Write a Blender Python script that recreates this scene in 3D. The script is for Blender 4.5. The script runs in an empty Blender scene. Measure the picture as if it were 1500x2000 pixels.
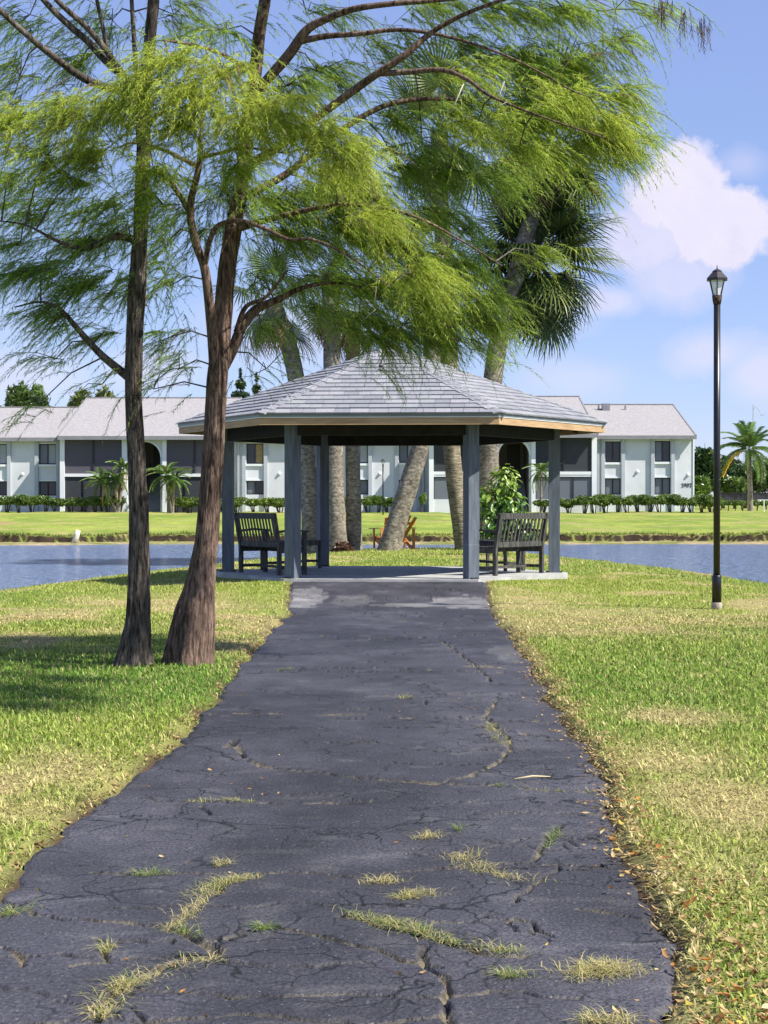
import bpy, math, random
import numpy as np
from mathutils import Vector, Matrix

R = math.radians
random.seed(7)
rng = np.random.default_rng(11)
scn = bpy.context.scene
COL = scn.collection

# ------------------------------------------------------------------ camera
F, HZ, CAMH = 3200.0, 980.0, 1.35          # focal length / horizon row of the 1500x2000 photograph, eye height
cd = bpy.data.cameras.new('camera'); cam = bpy.data.objects.new('camera', cd); COL.objects.link(cam)
cd.sensor_fit = 'VERTICAL'; cd.sensor_height = 36; cd.sensor_width = 27; cd.lens = 36 * F / 2000
cam.location = (0, 0, CAMH); cam.rotation_euler = (R(90) - math.atan((1000 - HZ) / F), 0, 0)
cd.clip_start = 0.1; cd.clip_end = 6000
scn.camera = cam

# ------------------------------------------------------------------ sky and sun
SUN_AZ, SUN_EL = R(-23), R(48)             # azimuth from +X towards +Y
S = Vector((math.cos(SUN_AZ) * math.cos(SUN_EL), math.sin(SUN_AZ) * math.cos(SUN_EL), math.sin(SUN_EL)))
world = bpy.data.worlds.new('World'); scn.world = world; world.use_nodes = True
wn, wl = world.node_tree.nodes, world.node_tree.links
wn.clear()
def N(nt, t, **kw):
    n = nt.nodes.new(t)
    for k, v in kw.items(): setattr(n, k, v)
    return n
W = world.node_tree
wout = N(W, 'ShaderNodeOutputWorld'); wbg = N(W, 'ShaderNodeBackground'); wbg.inputs['Strength'].default_value = 0.094
sky = N(W, 'ShaderNodeTexSky', sky_type='NISHITA', sun_disc=False)
sky.sun_elevation = SUN_EL; sky.sun_rotation = math.atan2(S.x, S.y)
sky.air_density = 0.9; sky.dust_density = 0.1; sky.ozone_density = 3.0; sky.altitude = 0
wtc = N(W, 'ShaderNodeTexCoord')
def wmath(op, a, b=None, clamp=False):
    n = N(W, 'ShaderNodeMath', operation=op, use_clamp=clamp)
    for i, s in enumerate((a, b)):
        if s is None: continue
        if isinstance(s, (int, float)): n.inputs[i].default_value = s
        else: wl.new(s, n.inputs[i])
    return n.outputs[0]
def wnoise(scale, detail, rough=.55):
    n = N(W, 'ShaderNodeTexNoise'); n.inputs['Scale'].default_value = scale; n.inputs['Detail'].default_value = detail
    n.inputs['Roughness'].default_value = rough
    wl.new(wtc.outputs['Generated'], n.inputs['Vector']); return n.outputs[0]
n_big, n_fine = wnoise(9, 8, .6), wnoise(38, 6, .6)
def cloud(u, v, ru, rv, soft, amount):
    c = Vector(((u - 750) / F, 1, (HZ - v) / F)).normalized()
    s = N(W, 'ShaderNodeVectorMath', operation='SUBTRACT'); wl.new(wtc.outputs['Generated'], s.inputs[0]); s.inputs[1].default_value = c
    m = N(W, 'ShaderNodeVectorMath', operation='MULTIPLY'); wl.new(s.outputs[0], m.inputs[0]); m.inputs[1].default_value = (F / ru, 8, F / rv)
    l = N(W, 'ShaderNodeVectorMath', operation='LENGTH'); wl.new(m.outputs[0], l.inputs[0])
    d = wmath('ADD', l.outputs['Value'], wmath('MULTIPLY', wmath('SUBTRACT', n_fine, .5), 1.5))
    d = wmath('ADD', d, wmath('MULTIPLY', wmath('SUBTRACT', n_big, .5), .9))
    return wmath('MULTIPLY', wmath('DIVIDE', wmath('SUBTRACT', 1.0 + soft / 2, d), soft, True), amount)
dens = None
for c in [(1325, 375, 85, 90, .32, 1), (1400, 440, 95, 75, .34, 1), (1260, 470, 95, 65, .7, .75), (1320, 545, 90, 55, .9, .6), (1190, 590, 60, 28, .9, .6),
          (1390, 690, 75, 40, 1.0, .55), (1490, 730, 70, 50, 1.0, .6), (1130, 740, 90, 35, 1.2, .35), (1450, 320, 40, 25, 1.2, .3),
          (60, 735, 110, 45, 1.1, .5), (290, 720, 90, 40, 1.1, .5), (560, 640, 150, 60, 1.2, .4), (1100, 620, 70, 30, 1.2, .25)]:
    o = cloud(*c)
    dens = o if dens is None else wmath('MAXIMUM', dens, o)
# loose fair-weather cloud over the rest of the dome, same cover all round
loose = wmath('MULTIPLY', wmath('DIVIDE', wmath('SUBTRACT', wnoise(3.2, 9, .6), .58), .16, True), .45)
dens = wmath('MAXIMUM', dens, loose)
hsv = N(W, 'ShaderNodeMix', data_type='RGBA', blend_type='MULTIPLY'); hsv.inputs[0].default_value = 1
hsv.inputs[7].default_value = (0.99, 0.94, 1.03, 1)
# even, slightly violet haze blended over the clear-sky model
haze_mix = N(W, 'ShaderNodeMix', data_type='RGBA'); haze_mix.inputs[0].default_value = .5; haze_mix.inputs[7].default_value = (2.1, 2.9, 5.0, 1)
wl.new(sky.outputs[0], haze_mix.inputs[6]); wl.new(haze_mix.outputs[2], hsv.inputs[6])
ccol = N(W, 'ShaderNodeMix', data_type='RGBA'); ccol.inputs[6].default_value = (4.3, 4.2, 5.4, 1); ccol.inputs[7].default_value = (5.7, 5.4, 6.2, 1)
wl.new(n_fine, ccol.inputs[0])
cm = N(W, 'ShaderNodeMix', data_type='RGBA'); wl.new(dens, cm.inputs[0]); wl.new(hsv.outputs[2], cm.inputs[6]); wl.new(ccol.outputs[2], cm.inputs[7])
wl.new(cm.outputs[2], wbg.inputs['Color']); wl.new(wbg.outputs[0], wout.inputs['Surface'])

sd = bpy.data.lights.new('sun', 'SUN'); sd.energy = 4.9; sd.angle = R(.55); sd.color = (1, .95, .86)
so = bpy.data.objects.new('sun', sd); COL.objects.link(so); so.location = (30, -12, 40)
so.rotation_euler = (-S).to_track_quat('-Z', 'Y').to_euler()
vs = scn.view_settings
scn.display_settings.display_device = 'sRGB'
vs.view_transform = 'Standard'; vs.look = 'None'; vs.gamma = 1; vs.use_curve_mapping = False; vs.exposure = 0.88
scn.cycles.max_bounces = 6; scn.cycles.transparent_max_bounces = 12; scn.cycles.use_denoising = True

# ------------------------------------------------------------------ helpers
def PX(u, v, Y): return Vector(((u - 750) / F * Y, Y, CAMH - (v - HZ) / F * Y))
def GY(v, z=0.0): return (CAMH - z) * F / (v - HZ)
def GP(u, v, z=0.0):
    Y = GY(v, z); return ((u - 750) / F * Y, Y)

def _hash(ix, iy, seed):
    h = (ix.astype(np.int64) * 374761393 + iy.astype(np.int64) * 668265263 + seed * 974634777) & 0xffffffff
    h = ((h ^ (h >> 13)) * 1274126177) & 0xffffffff
    h = h ^ (h >> 16)
    return (h & 0xffff) / 65535.0
def vnoise(x, y, seed=0):
    x = np.asarray(x, float); y = np.asarray(y, float)
    ix, iy = np.floor(x), np.floor(y); fx, fy = x - ix, y - iy
    fx = fx * fx * (3 - 2 * fx); fy = fy * fy * (3 - 2 * fy)
    a = _hash(ix, iy, seed); b = _hash(ix + 1, iy, seed); c = _hash(ix, iy + 1, seed); d = _hash(ix + 1, iy + 1, seed)
    return (a * (1 - fx) + b * fx) * (1 - fy) + (c * (1 - fx) + d * fx) * fy
def fbm(x, y, seed=0, oct=4):
    t, a, s = 0, .5, 0
    for i in range(oct):
        t = t + a * vnoise(np.asarray(x) * 2 ** i, np.asarray(y) * 2 ** i, seed + i * 17); s += a; a *= .5
    return t / s
def sstep(a, b, x):
    t = np.clip((np.asarray(x, float) - a) / (b - a), 0, 1); return t * t * (3 - 2 * t)
def lerp3(a, b, t): return np.asarray(a)[None, :] * (1 - t[:, None]) + np.asarray(b)[None, :] * t[:, None]

def link(o, parent=None, label=None, cat=None, group=None, kind=None):
    COL.objects.link(o)
    if parent is not None: o.parent = parent
    if label: o['label'] = label
    if cat: o['category'] = cat
    if group: o['group'] = group
    if kind: o['kind'] = kind
    return o
def empty(name, loc=(0, 0, 0), rz=0, **kw):
    o = bpy.data.objects.new(name, None); o.location = loc; o.rotation_euler = (0, 0, rz); o.empty_display_size = .2
    return link(o, **kw)
def mesh_np(name, V, F_, mat, col=None, smooth=False):
    V = np.asarray(V, np.float32); F_ = np.asarray(F_, np.int32)
    m = bpy.data.meshes.new(name); k = F_.shape[1]
    m.vertices.add(len(V)); m.vertices.foreach_set('co', V.ravel())
    m.loops.add(F_.size); m.loops.foreach_set('vertex_index', F_.ravel())
    m.polygons.add(len(F_)); m.polygons.foreach_set('loop_start', np.arange(0, F_.size, k, dtype=np.int32))
    m.polygons.foreach_set('loop_total', np.full(len(F_), k, np.int32))
    if smooth: m.polygons.foreach_set('use_smooth', np.ones(len(F_), bool))
    m.update(calc_edges=True)
    if col is not None:
        a = m.color_attributes.new('Col', 'FLOAT_COLOR', 'POINT')
        c = np.ones((len(V), 4), np.float32); c[:, :3] = col; a.data.foreach_set('color', c.ravel())
    m.materials.append(mat); return m
def obj_np(name, V, F_, mat, col=None, smooth=False, **kw):
    return link(bpy.data.objects.new(name, mesh_np(name, V, F_, mat, col, smooth)), **kw)

class MB:
    def __init__(s): s.v = []; s.f = []
    def add(s, vs, fs):
        b = len(s.v); s.v += [tuple(p) for p in vs]; s.f += [tuple(b + i for i in f) for f in fs]; return s
    def box(s, c, d, M=None):
        x, y, z = d[0] / 2, d[1] / 2, d[2] / 2
        vs = [Vector((a, b, e)) for a in (-x, x) for b in (-y, y) for e in (-z, z)]
        if M is not None: vs = [M @ p for p in vs]
        c = Vector(c)
        return s.add([p + c for p in vs], [(0, 1, 3, 2), (4, 6, 7, 5), (0, 4, 5, 1), (2, 3, 7, 6), (0, 2, 6, 4), (1, 5, 7, 3)])
    def b2(s, x0, x1, y0, y1, z0, z1):
        return s.box(((x0 + x1) / 2, (y0 + y1) / 2, (z0 + z1) / 2), (x1 - x0, y1 - y0, z1 - z0))
    def bar(s, p, q, w, h, up=(0, 0, 1)):
        p, q = Vector(p), Vector(q); d = q - p; L = d.length; d.normalize()
        x = d.cross(Vector(up)); 
        if x.length < 1e-4: x = d.cross(Vector((0, 1, 0)))
        x.normalize(); y = x.cross(d)
        M = Matrix((x, d, y)).transposed()
        return s.box((p + q) / 2, (w, L, h), M)
    def tube(s, pts, rad, n=10, cap=True):
        pts = [Vector(p) for p in pts]; rings = []; pr = None
        for i, p in enumerate(pts):
            t = (pts[min(i + 1, len(pts) - 1)] - pts[max(i - 1, 0)]).normalized()
            a = Vector((1, 0, 0)) if pr is None else pr
            a = a - t * a.dot(t)
            if a.length < 1e-3: a = Vector((0, 1, 0)) - t * t.y
            a.normalize(); pr = a; b = t.cross(a)
            rings.append([p + (a * math.cos(2 * math.pi * k / n) + b * math.sin(2 * math.pi * k / n)) * rad[i] for k in range(n)])
        vs = [q for r in rings for q in r]; fs = []
        for i in range(len(pts) - 1):
            for k in range(n):
                fs.append((i * n + k, i * n + (k + 1) % n, (i + 1) * n + (k + 1) % n, (i + 1) * n + k))
        if cap: fs += [tuple(range(n - 1, -1, -1)), tuple((len(pts) - 1) * n + k for k in range(n))]
        return s.add(vs, fs)
    def mesh(s, name, mat, smooth=False, bevel=0):
        m = bpy.data.meshes.new(name); m.from_pydata(s.v, [], s.f); m.update()
        if smooth:
            for p in m.polygons: p.use_smooth = True
        m.materials.append(mat); return m
    def build(s, name, mat, parent=None, smooth=False, **kw):
        return link(bpy.data.objects.new(name, s.mesh(name, mat, smooth)), parent=parent, **kw)

def spline(pts, n):
    """Catmull-Rom through tuples of any length"""
    P = np.array(pts, float); P = np.vstack([2 * P[0] - P[1], P, 2 * P[-1] - P[-2]]); out = []
    for i in range(1, len(P) - 2):
        for t in np.linspace(0, 1, n, endpoint=False):
            p0, p1, p2, p3 = P[i - 1], P[i], P[i + 1], P[i + 2]
            out.append(.5 * (2 * p1 + (p2 - p0) * t + (2 * p0 - 5 * p1 + 4 * p2 - p3) * t * t + (3 * p1 - p0 - 3 * p2 + p3) * t ** 3))
    out.append(P[-2]); return np.array(out)

# ------------------------------------------------------------------ materials
def mat(name, color, rough=.7, var=.25, scale=6., bump=0., bscale=None, metallic=0, spec=.3, stretch=None, second=None, detail=6, coord='Object', thr=(.35, .65)):
    m = bpy.data.materials.new(name); m.use_nodes = True; nt = m.node_tree; b = nt.nodes['Principled BSDF']
    b.inputs['Roughness'].default_value = rough; b.inputs['Metallic'].default_value = metallic; b.inputs['Specular IOR Level'].default_value = spec
    tc = N(nt, 'ShaderNodeTexCoord'); mp = N(nt, 'ShaderNodeMapping'); nt.links.new(tc.outputs[coord], mp.inputs[0])
    if stretch: mp.inputs['Scale'].default_value = stretch
    nz = N(nt, 'ShaderNodeTexNoise'); nz.inputs['Scale'].default_value = scale; nz.inputs['Detail'].default_value = detail; nt.links.new(mp.outputs[0], nz.inputs['Vector'])
    r = N(nt, 'ShaderNodeValToRGB'); nt.links.new(nz.outputs[0], r.inputs[0])
    c2 = second if second else tuple(c * (1 + var) for c in color)
    c1 = color if second else tuple(c * (1 - var) for c in color)
    r.color_ramp.elements[0].position = thr[0]; r.color_ramp.elements[0].color = (*c1, 1)
    r.color_ramp.elements[1].position = thr[1]; r.color_ramp.elements[1].color = (*c2, 1)
    nt.links.new(r.outputs[0], b.inputs['Base Color'])
    if bump:
        bn = N(nt, 'ShaderNodeTexNoise'); bn.inputs['Scale'].default_value = bscale or scale * 3; bn.inputs['Detail'].default_value = 5
        nt.links.new(mp.outputs[0], bn.inputs['Vector'])
        bp = N(nt, 'ShaderNodeBump'); bp.inputs['Strength'].default_value = bump; bp.inputs['Distance'].default_value = .03
        nt.links.new(bn.outputs[0], bp.inputs['Height']); nt.links.new(bp.outputs[0], b.inputs['Normal'])
    return m
def mat_col(name, rough=.8, spec=.2, trans=0., nscale=0, nvar=.3, bump=0., bscale=60.):
    """colour from the mesh's own per-vertex pigment (plus painted sun tint on the cypress crowns), optional leaf translucency"""
    m = bpy.data.materials.new(name); m.use_nodes = True; nt = m.node_tree; b = nt.nodes['Principled BSDF']; out = nt.nodes['Material Output']
    b.inputs['Roughness'].default_value = rough; b.inputs['Specular IOR Level'].default_value = spec
    a = N(nt, 'ShaderNodeAttribute'); a.attribute_name = 'Col'; c = a.outputs['Color']
    if nscale:
        tc = N(nt, 'ShaderNodeTexCoord'); nz = N(nt, 'ShaderNodeTexNoise'); nz.inputs['Scale'].default_value = nscale; nz.inputs['Detail'].default_value = 5
        nz.inputs['Roughness'].default_value = .7
        nt.links.new(tc.outputs['Object'], nz.inputs['Vector'])
        mr = N(nt, 'ShaderNodeMapRange'); nt.links.new(nz.outputs[0], mr.inputs[0]); mr.inputs[1].default_value = .3; mr.inputs[2].default_value = .7
        mr.inputs[3].default_value = 1 - nvar; mr.inputs[4].default_value = 1 + nvar
        mx = N(nt, 'ShaderNodeVectorMath', operation='SCALE'); nt.links.new(c, mx.inputs[0]); nt.links.new(mr.outputs[0], mx.inputs['Scale']); c = mx.outputs[0]
    nt.links.new(c, b.inputs['Base Color'])
    if bump:
        tc2 = N(nt, 'ShaderNodeTexCoord'); bn = N(nt, 'ShaderNodeTexNoise'); bn.inputs['Scale'].default_value = bscale; bn.inputs['Detail'].default_value = 4
        nt.links.new(tc2.outputs['Object'], bn.inputs['Vector'])
        bp = N(nt, 'ShaderNodeBump'); bp.inputs['Strength'].default_value = bump; bp.inputs['Distance'].default_value = .02
        nt.links.new(bn.outputs[0], bp.inputs['Height']); nt.links.new(bp.outputs[0], b.inputs['Normal'])
    if trans:
        t = N(nt, 'ShaderNodeBsdfTranslucent'); nt.links.new(c, t.inputs[0]); mx = N(nt, 'ShaderNodeMixShader'); mx.inputs[0].default_value = trans
        nt.links.new(b.outputs[0], mx.inputs[1]); nt.links.new(t.outputs[0], mx.inputs[2]); nt.links.new(mx.outputs[0], out.inputs['Surface'])
    return m
def mat_bark(name, c1, c2, zs=.12, scale=26, bump=.9, dist=.03):
    m = bpy.data.materials.new(name); m.use_nodes = True; nt = m.node_tree; b = nt.nodes['Principled BSDF']; b.inputs['Roughness'].default_value = .95
    b.inputs['Specular IOR Level'].default_value = .1
    tc = N(nt, 'ShaderNodeTexCoord'); mp = N(nt, 'ShaderNodeMapping'); mp.inputs['Scale'].default_value = (1, 1, zs); nt.links.new(tc.outputs['Object'], mp.inputs[0])
    nz = N(nt, 'ShaderNodeTexNoise'); nz.inputs['Scale'].default_value = scale; nz.inputs['Detail'].default_value = 7; nz.inputs['Roughness'].default_value = .65; nt.links.new(mp.outputs[0], nz.inputs['Vector'])
    r = N(nt, 'ShaderNodeValToRGB'); r.color_ramp.elements[0].position = .36; r.color_ramp.elements[0].color = (*c1, 1); r.color_ramp.elements[1].position = .66; r.color_ramp.elements[1].color = (*c2, 1)
    nt.links.new(nz.outputs[0], r.inputs[0])
    big = N(nt, 'ShaderNodeTexNoise'); big.inputs['Scale'].default_value = 3; big.inputs['Detail'].default_value = 4; nt.links.new(tc.outputs['Object'], big.inputs['Vector'])
    mr = N(nt, 'ShaderNodeMapRange'); nt.links.new(big.outputs[0], mr.inputs[0]); mr.inputs[1].default_value = .3; mr.inputs[2].default_value = .7; mr.inputs[3].default_value = .7; mr.inputs[4].default_value = 1.35
    mx = N(nt, 'ShaderNodeVectorMath', operation='SCALE'); nt.links.new(r.outputs[0], mx.inputs[0]); nt.links.new(mr.outputs[0], mx.inputs['Scale'])
    nt.links.new(mx.outputs[0], b.inputs['Base Color'])
    bp = N(nt, 'ShaderNodeBump'); bp.inputs['Strength'].default_value = bump; bp.inputs['Distance'].default_value = dist; nt.links.new(nz.outputs[0], bp.inputs['Height']); nt.links.new(bp.outputs[0], b.inputs['Normal'])
    return m
def mat_glass_dark(name, c, rough=.08):
    m = bpy.data.materials.new(name); m.use_nodes = True; b = m.node_tree.nodes['Principled BSDF']
    b.inputs['Base Color'].default_value = (*c, 1); b.inputs['Roughness'].default_value = rough; b.inputs['Specular IOR Level'].default_value = .5
    return m
def mat_screen(name, c, alpha):
    m = bpy.data.materials.new(name); m.use_nodes = True; nt = m.node_tree; b = nt.nodes['Principled BSDF']
    b.inputs['Base Color'].default_value = (*c, 1); b.inputs['Roughness'].default_value = .9; b.inputs['Alpha'].default_value = alpha
    return m

M_leaf = mat_col('cypress_foliage', .5, .3, .55)
M_blade = mat_col('grass_blade', .6, .2, .25)
M_soil = mat_col('lawn_soil', .95, .1, 0, 45, .45, .6, 90)
M_farlawn = mat_col('far_turf', .95, .1, 0, 5, .35, .5, 8)
M_frond = mat_col('palm_frond', .42, .35, .18)
M_shrub = mat_col('shrub_leaf', .35, .45, .2)
M_barkA = mat_bark('bark_grey', (.020, .017, .015), (.19, .155, .13), .2, 42, 1., .03)
M_barkB = mat_bark('bark_red', (.034, .022, .018), (.28, .19, .148), .16, 40, 1., .03)
M_twig = mat('twig_bark', (.09, .075, .06), .9, .4, 30)
M_palm = mat_bark('palm_trunk', (.10, .085, .066), (.33, .29, .23), 1.6, 9, .8, .04)
M_palmring = mat_bark('palm_trunk_ringed', (.09, .075, .05), (.34, .29, .2), 5., 5, 1., .06)
M_conc = mat('slab_concrete', (.36, .36, .345), .85, .18, 4, .25, 60)
M_post = mat('painted_post', (.11, .128, .158), .55, .22, 5, .2, 40, stretch=(4, 4, .5))
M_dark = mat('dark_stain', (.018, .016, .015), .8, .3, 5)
M_cedar = mat('cedar_fascia', (.32, .20, .10), .7, 0, 3, .1, 30, stretch=(1, 1, 9), second=(.46, .32, .18), thr=(.3, .7))
M_drip = mat('drip_edge_metal', (.20, .23, .25), .4, .08, 3)
M_dripw = mat('drip_lip_white', (.75, .75, .72), .5, .05, 3)
SH = [mat('shingle_grey', (.265, .265, .29), .95, .14, 30, .5, 160), mat('shingle_pale', (.315, .315, .335), .95, .12, 30, .5, 160),
      mat('shingle_slate', (.23, .235, .26), .95, .14, 30, .5, 160), mat('shingle_green_grey', (.285, .30, .31), .95, .12, 30, .5, 160)]
M_bench = mat('weathered_black_wood', (.040, .039, .037), .7, .5, 9, .15, 60, stretch=(3, 3, .6), second=(.13, .125, .115), thr=(.45, .75))
M_orange = mat('orange_stained_wood', (.50, .19, .05), .6, .2, 8)
M_black = mat('lamp_black', (.008, .008, .010), .35, .3, 10, spec=.5)
M_rust = mat('rusty_collar', (.02, .015, .013), .9, 0, 25, second=(.10, .065, .05))
M_stucco = mat('stucco_pale', (.61, .625, .65), .9, .09, .6, .1, 12)
M_trim = mat('trim_white', (.74, .76, .78), .7, .04, 1)
M_band = mat('pilaster_grey', (.42, .45, .49), .8, .05, 1)
M_roof2 = mat('distant_shingle', (.29, .275, .275), .95, .12, 5, .3, 14, detail=9)
M_edge = mat('eave_gutter', (.22, .22, .235), .6, .1, 2)
M_pane = mat_glass_dark('window_pane', (.025, .03, .04))
M_pane_b = mat_glass_dark('window_pane_blind', (.33, .35, .37), .35)
M_pane_g = mat_glass_dark('window_pane_grey', (.14, .155, .18), .2)
M_curtain = mat('curtain_tan', (.33, .25, .12), .8, .2, 20)
M_frame = mat('window_frame_dark', (.03, .03, .035), .5, .1, 5)
M_screen = mat_screen('insect_screen', (.115, .105, .13), .78)
M_screen2 = mat_screen('insect_screen_dark', (.05, .055, .065), .75)
M_inner = mat('porch_inside', (.16, .15, .155), .9, .1, 1)
M_step = mat('stair_grey', (.22, .23, .25), .85, .1, 2)
M_rail = mat('rail_dark', (.03, .027, .032), .6, .1, 5)

# ------------------------------------------------------------------ ground: shore lines and heights
SHL = np.array([(-40, -60), (0, -32), (12, -17), (20, -10.5), (25, -8.6), (31, -7.2), (35.4, -6.3), (39.4, -5.5), (42, -4.9), (47, -4.1), (50, -2.8), (51.8, 0.4)])
SHR = np.array([(-40, 60), (0, 32), (12, 17), (20, 10.5), (25, 8.8), (32, 7.75), (37, 7.5), (41.6, 7.0), (47, 6.3), (50, 5.0), (51.8, 1.2)])
def shore_dist(x, y):
    """metres inside the near land (negative outside)"""
    xl = np.interp(y, SHL[:, 0], SHL[:, 1]); xr = np.interp(y, SHR[:, 0], SHR[:, 1])
    w = .25 * (fbm(x * .9, y * .9, 5) - .5)
    d = np.minimum(np.minimum(x - xl, xr - x) * .85, (51.8 - y)) + w
    return d
EL = np.array([(2., -1.37), (4.2, -1.36), (5.72, -1.34), (6.75, -1.31), (7.7, -1.23), (8.9, -1.17), (10.3, -1.16), (12.7, -1.17), (16.6, -1.19), (19.6, -1.13), (23, -1.33), (25.6, -1.42)])
ER = np.array([(2., .62), (4.235, .76), (4.97, .854), (5.84, .94), (6.75, .96), (8.3, 1.1), (10.3, 1.1), (13.5, 1.23), (17.3, 1.27), (19, 1.28), (22, 1.42), (25.6, 1.58)])
def jag(y, s): return .05 * (fbm(y * 2.1, y * 0 + s, 31) - .5) * 2 + .025 * (vnoise(y * 9, y * 0 + s, 77) - .5) * 2
def edgeL(y): return np.interp(y, EL[:, 0], EL[:, 1]) + jag(np.asarray(y, float), 3.)
def edgeR(y): return np.interp(y, ER[:, 0], ER[:, 1]) + jag(np.asarray(y, float), 9.)
def ramp(y): return .11 * sstep(21.5, 25.2, y)
def path_out(x, y):
    """distance outside the path (negative inside)"""
    d = np.maximum(edgeL(y) - x, x - edgeR(y))
    return np.where(y > 25.9, 9., d)
def lawn_z(x, y):
    d = shore_dist(x, y)
    z = .03 + .035 * (fbm(x * .5, y * .5, 2) - .5) + ramp(y) * .75 * sstep(2.5, 0.2, np.abs(x) - 1.4) * sstep(30, 25.6, y)
    z = z - .33 * sstep(3.2, .0, d) - .06 * sstep(38, 49, y)
    z = z - 1.2 * sstep(0.05, -1.2, d)
    po = path_out(x, y)
    z = np.where(po < -.03, np.minimum(z, ramp(y) - .06), np.where(po < .05, z - .035, z))
    return z
GREEN, LIME, STRAW, DIRT = np.array((.12, .26, .03)), np.array((.31, .38, .065)), np.array((.56, .44, .22)), np.array((.10, .07, .045))
DRY = [(430 / 1, 1190, .9, 1.6), (1180, 1215, 2.2, 1.9), (1290, 1490, .55, .8), (1420, 1590, .5, 1.2), (1300, 1410, .35, .4), (90, 1530, .55, .8), (30, 1600, .5, .5), (1230, 1240, 1.2, .8), (480, 1270, .45, 1.3), (330, 1180, 1.2, 1.5), (1020, 1180, .8, 2.)]
def turf(x, y):
    """0 = green, 1 = dead straw; and lime share"""
    n = fbm(x * 1.1, y * .8, 41, 4); n2 = fbm(x * .35, y * .3, 43, 3)
    dry = sstep(.55, .78, n) * .75
    for (u, v, rx, ry) in DRY:
        cx, cy = GP(u, v); q = np.sqrt(((x - cx) / rx) ** 2 + ((y - cy) / ry) ** 2)
        dry = np.maximum(dry, sstep(1.5, .1, q + (n - .5) * 2.2) * .72)
    po = np.minimum(path_out(x, y), 5)
    dry = np.maximum(dry, sstep(.16, .03, po) * (.35 + .35 * (x > 0)))
    dry = np.maximum(dry, .55 * (x > 0) * sstep(7.5, 5, y) * sstep(.35, .6, n + .15))
    lime = np.clip(.25 + 1.2 * (n2 - .35) + .5 * (fbm(x * 3, y * 3, 47, 2) - .5), 0, 1)
    lime = np.clip(lime + .2 + .3 * sstep(13, 22, y), 0, 1)
    # greener turf, less lime and straw, under and left of the two trees
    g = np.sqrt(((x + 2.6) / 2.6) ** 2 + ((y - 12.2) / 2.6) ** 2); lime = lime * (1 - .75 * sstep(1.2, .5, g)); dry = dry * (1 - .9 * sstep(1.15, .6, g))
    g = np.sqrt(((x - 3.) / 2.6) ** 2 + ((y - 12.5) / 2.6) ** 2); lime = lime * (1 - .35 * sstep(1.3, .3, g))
    return np.clip(dry, 0, 1), lime
def turf_col(x, y, rs=None):
    d, l = turf(x, y)
    r = rng.random(len(x)) if rs is None else rs
    c = lerp3(GREEN, LIME, np.clip(l + (r - .5) * .7, 0, 1))
    t = np.clip(d * 1.1 + (rng.random(len(x)) - .5) * .9, 0, 1); t = np.maximum(t, (rng.random(len(x)) < .13) * rng.uniform(.4, 1, len(x)))
    return c * (1 - t[:, None]) + STRAW[None] * t[:, None]

def grid(xs, ys):
    X, Y = np.meshgrid(xs, ys); nx, ny = len(xs), len(ys); i = np.arange(nx * ny).reshape(ny, nx)
    Fq = np.stack([i[:-1, :-1], i[:-1, 1:], i[1:, 1:], i[1:, :-1]], -1).reshape(-1, 4)
    return X.ravel(), Y.ravel(), Fq
xs = np.concatenate([np.linspace(-70, -10, 40)[:-1], np.arange(-10, 10.01, .1), np.linspace(10, 70, 40)[1:]])
ys = np.concatenate([np.linspace(-40, 3, 30)[:-1], np.arange(3, 54, .13)])
X, Y, Fq = grid(xs, ys)
Z = lawn_z(X, Y)
d_, l_ = turf(X, Y)
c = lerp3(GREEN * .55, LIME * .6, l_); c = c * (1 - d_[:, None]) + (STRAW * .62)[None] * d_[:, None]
po = np.where(Y > 25.9, 9, path_out(X, Y)); t = sstep(.06, .02, po); c = c * (1 - t[:, None]) + (DIRT * .7)[None] * t[:, None]
t = sstep(.25, -.25, shore_dist(X, Y)); c = c * (1 - t[:, None]) + DIRT[None] * t[:, None]
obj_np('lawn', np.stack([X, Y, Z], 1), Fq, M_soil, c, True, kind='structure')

# pond
def make_water():
    m = bpy.data.materials.new('pond_water'); m.use_nodes = True; nt = m.node_tree; b = nt.nodes['Principled BSDF']
    b.inputs['Base Color'].default_value = (.17, .24, .42, 1); b.inputs['Roughness'].default_value = .14; b.inputs['IOR'].default_value = 1.33
    tc = N(nt, 'ShaderNodeTexCoord'); mp = N(nt, 'ShaderNodeMapping'); mp.inputs['Scale'].default_value = (1, .8, 1); nt.links.new(tc.outputs['Object'], mp.inputs[0])
    a = N(nt, 'ShaderNodeTexNoise'); a.inputs['Scale'].default_value = 3.4; a.inputs['Detail'].default_value = 6; a.inputs['Roughness'].default_value = .62; a.inputs['Distortion'].default_value = .6; nt.links.new(mp.outputs[0], a.inputs['Vector'])
    bp = N(nt, 'ShaderNodeBump'); bp.inputs['Strength'].default_value = 1; bp.inputs['Distance'].default_value = .8; nt.links.new(a.outputs[0], bp.inputs['Height']); nt.links.new(bp.outputs[0], b.inputs['Normal'])
    return m
MB().add([(-900, -60, -.5), (900, -60, -.5), (900, 78, -.5), (-900, 78, -.5)], [(0, 1, 2, 3)]).build('pond', make_water(), kind='structure')

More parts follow.
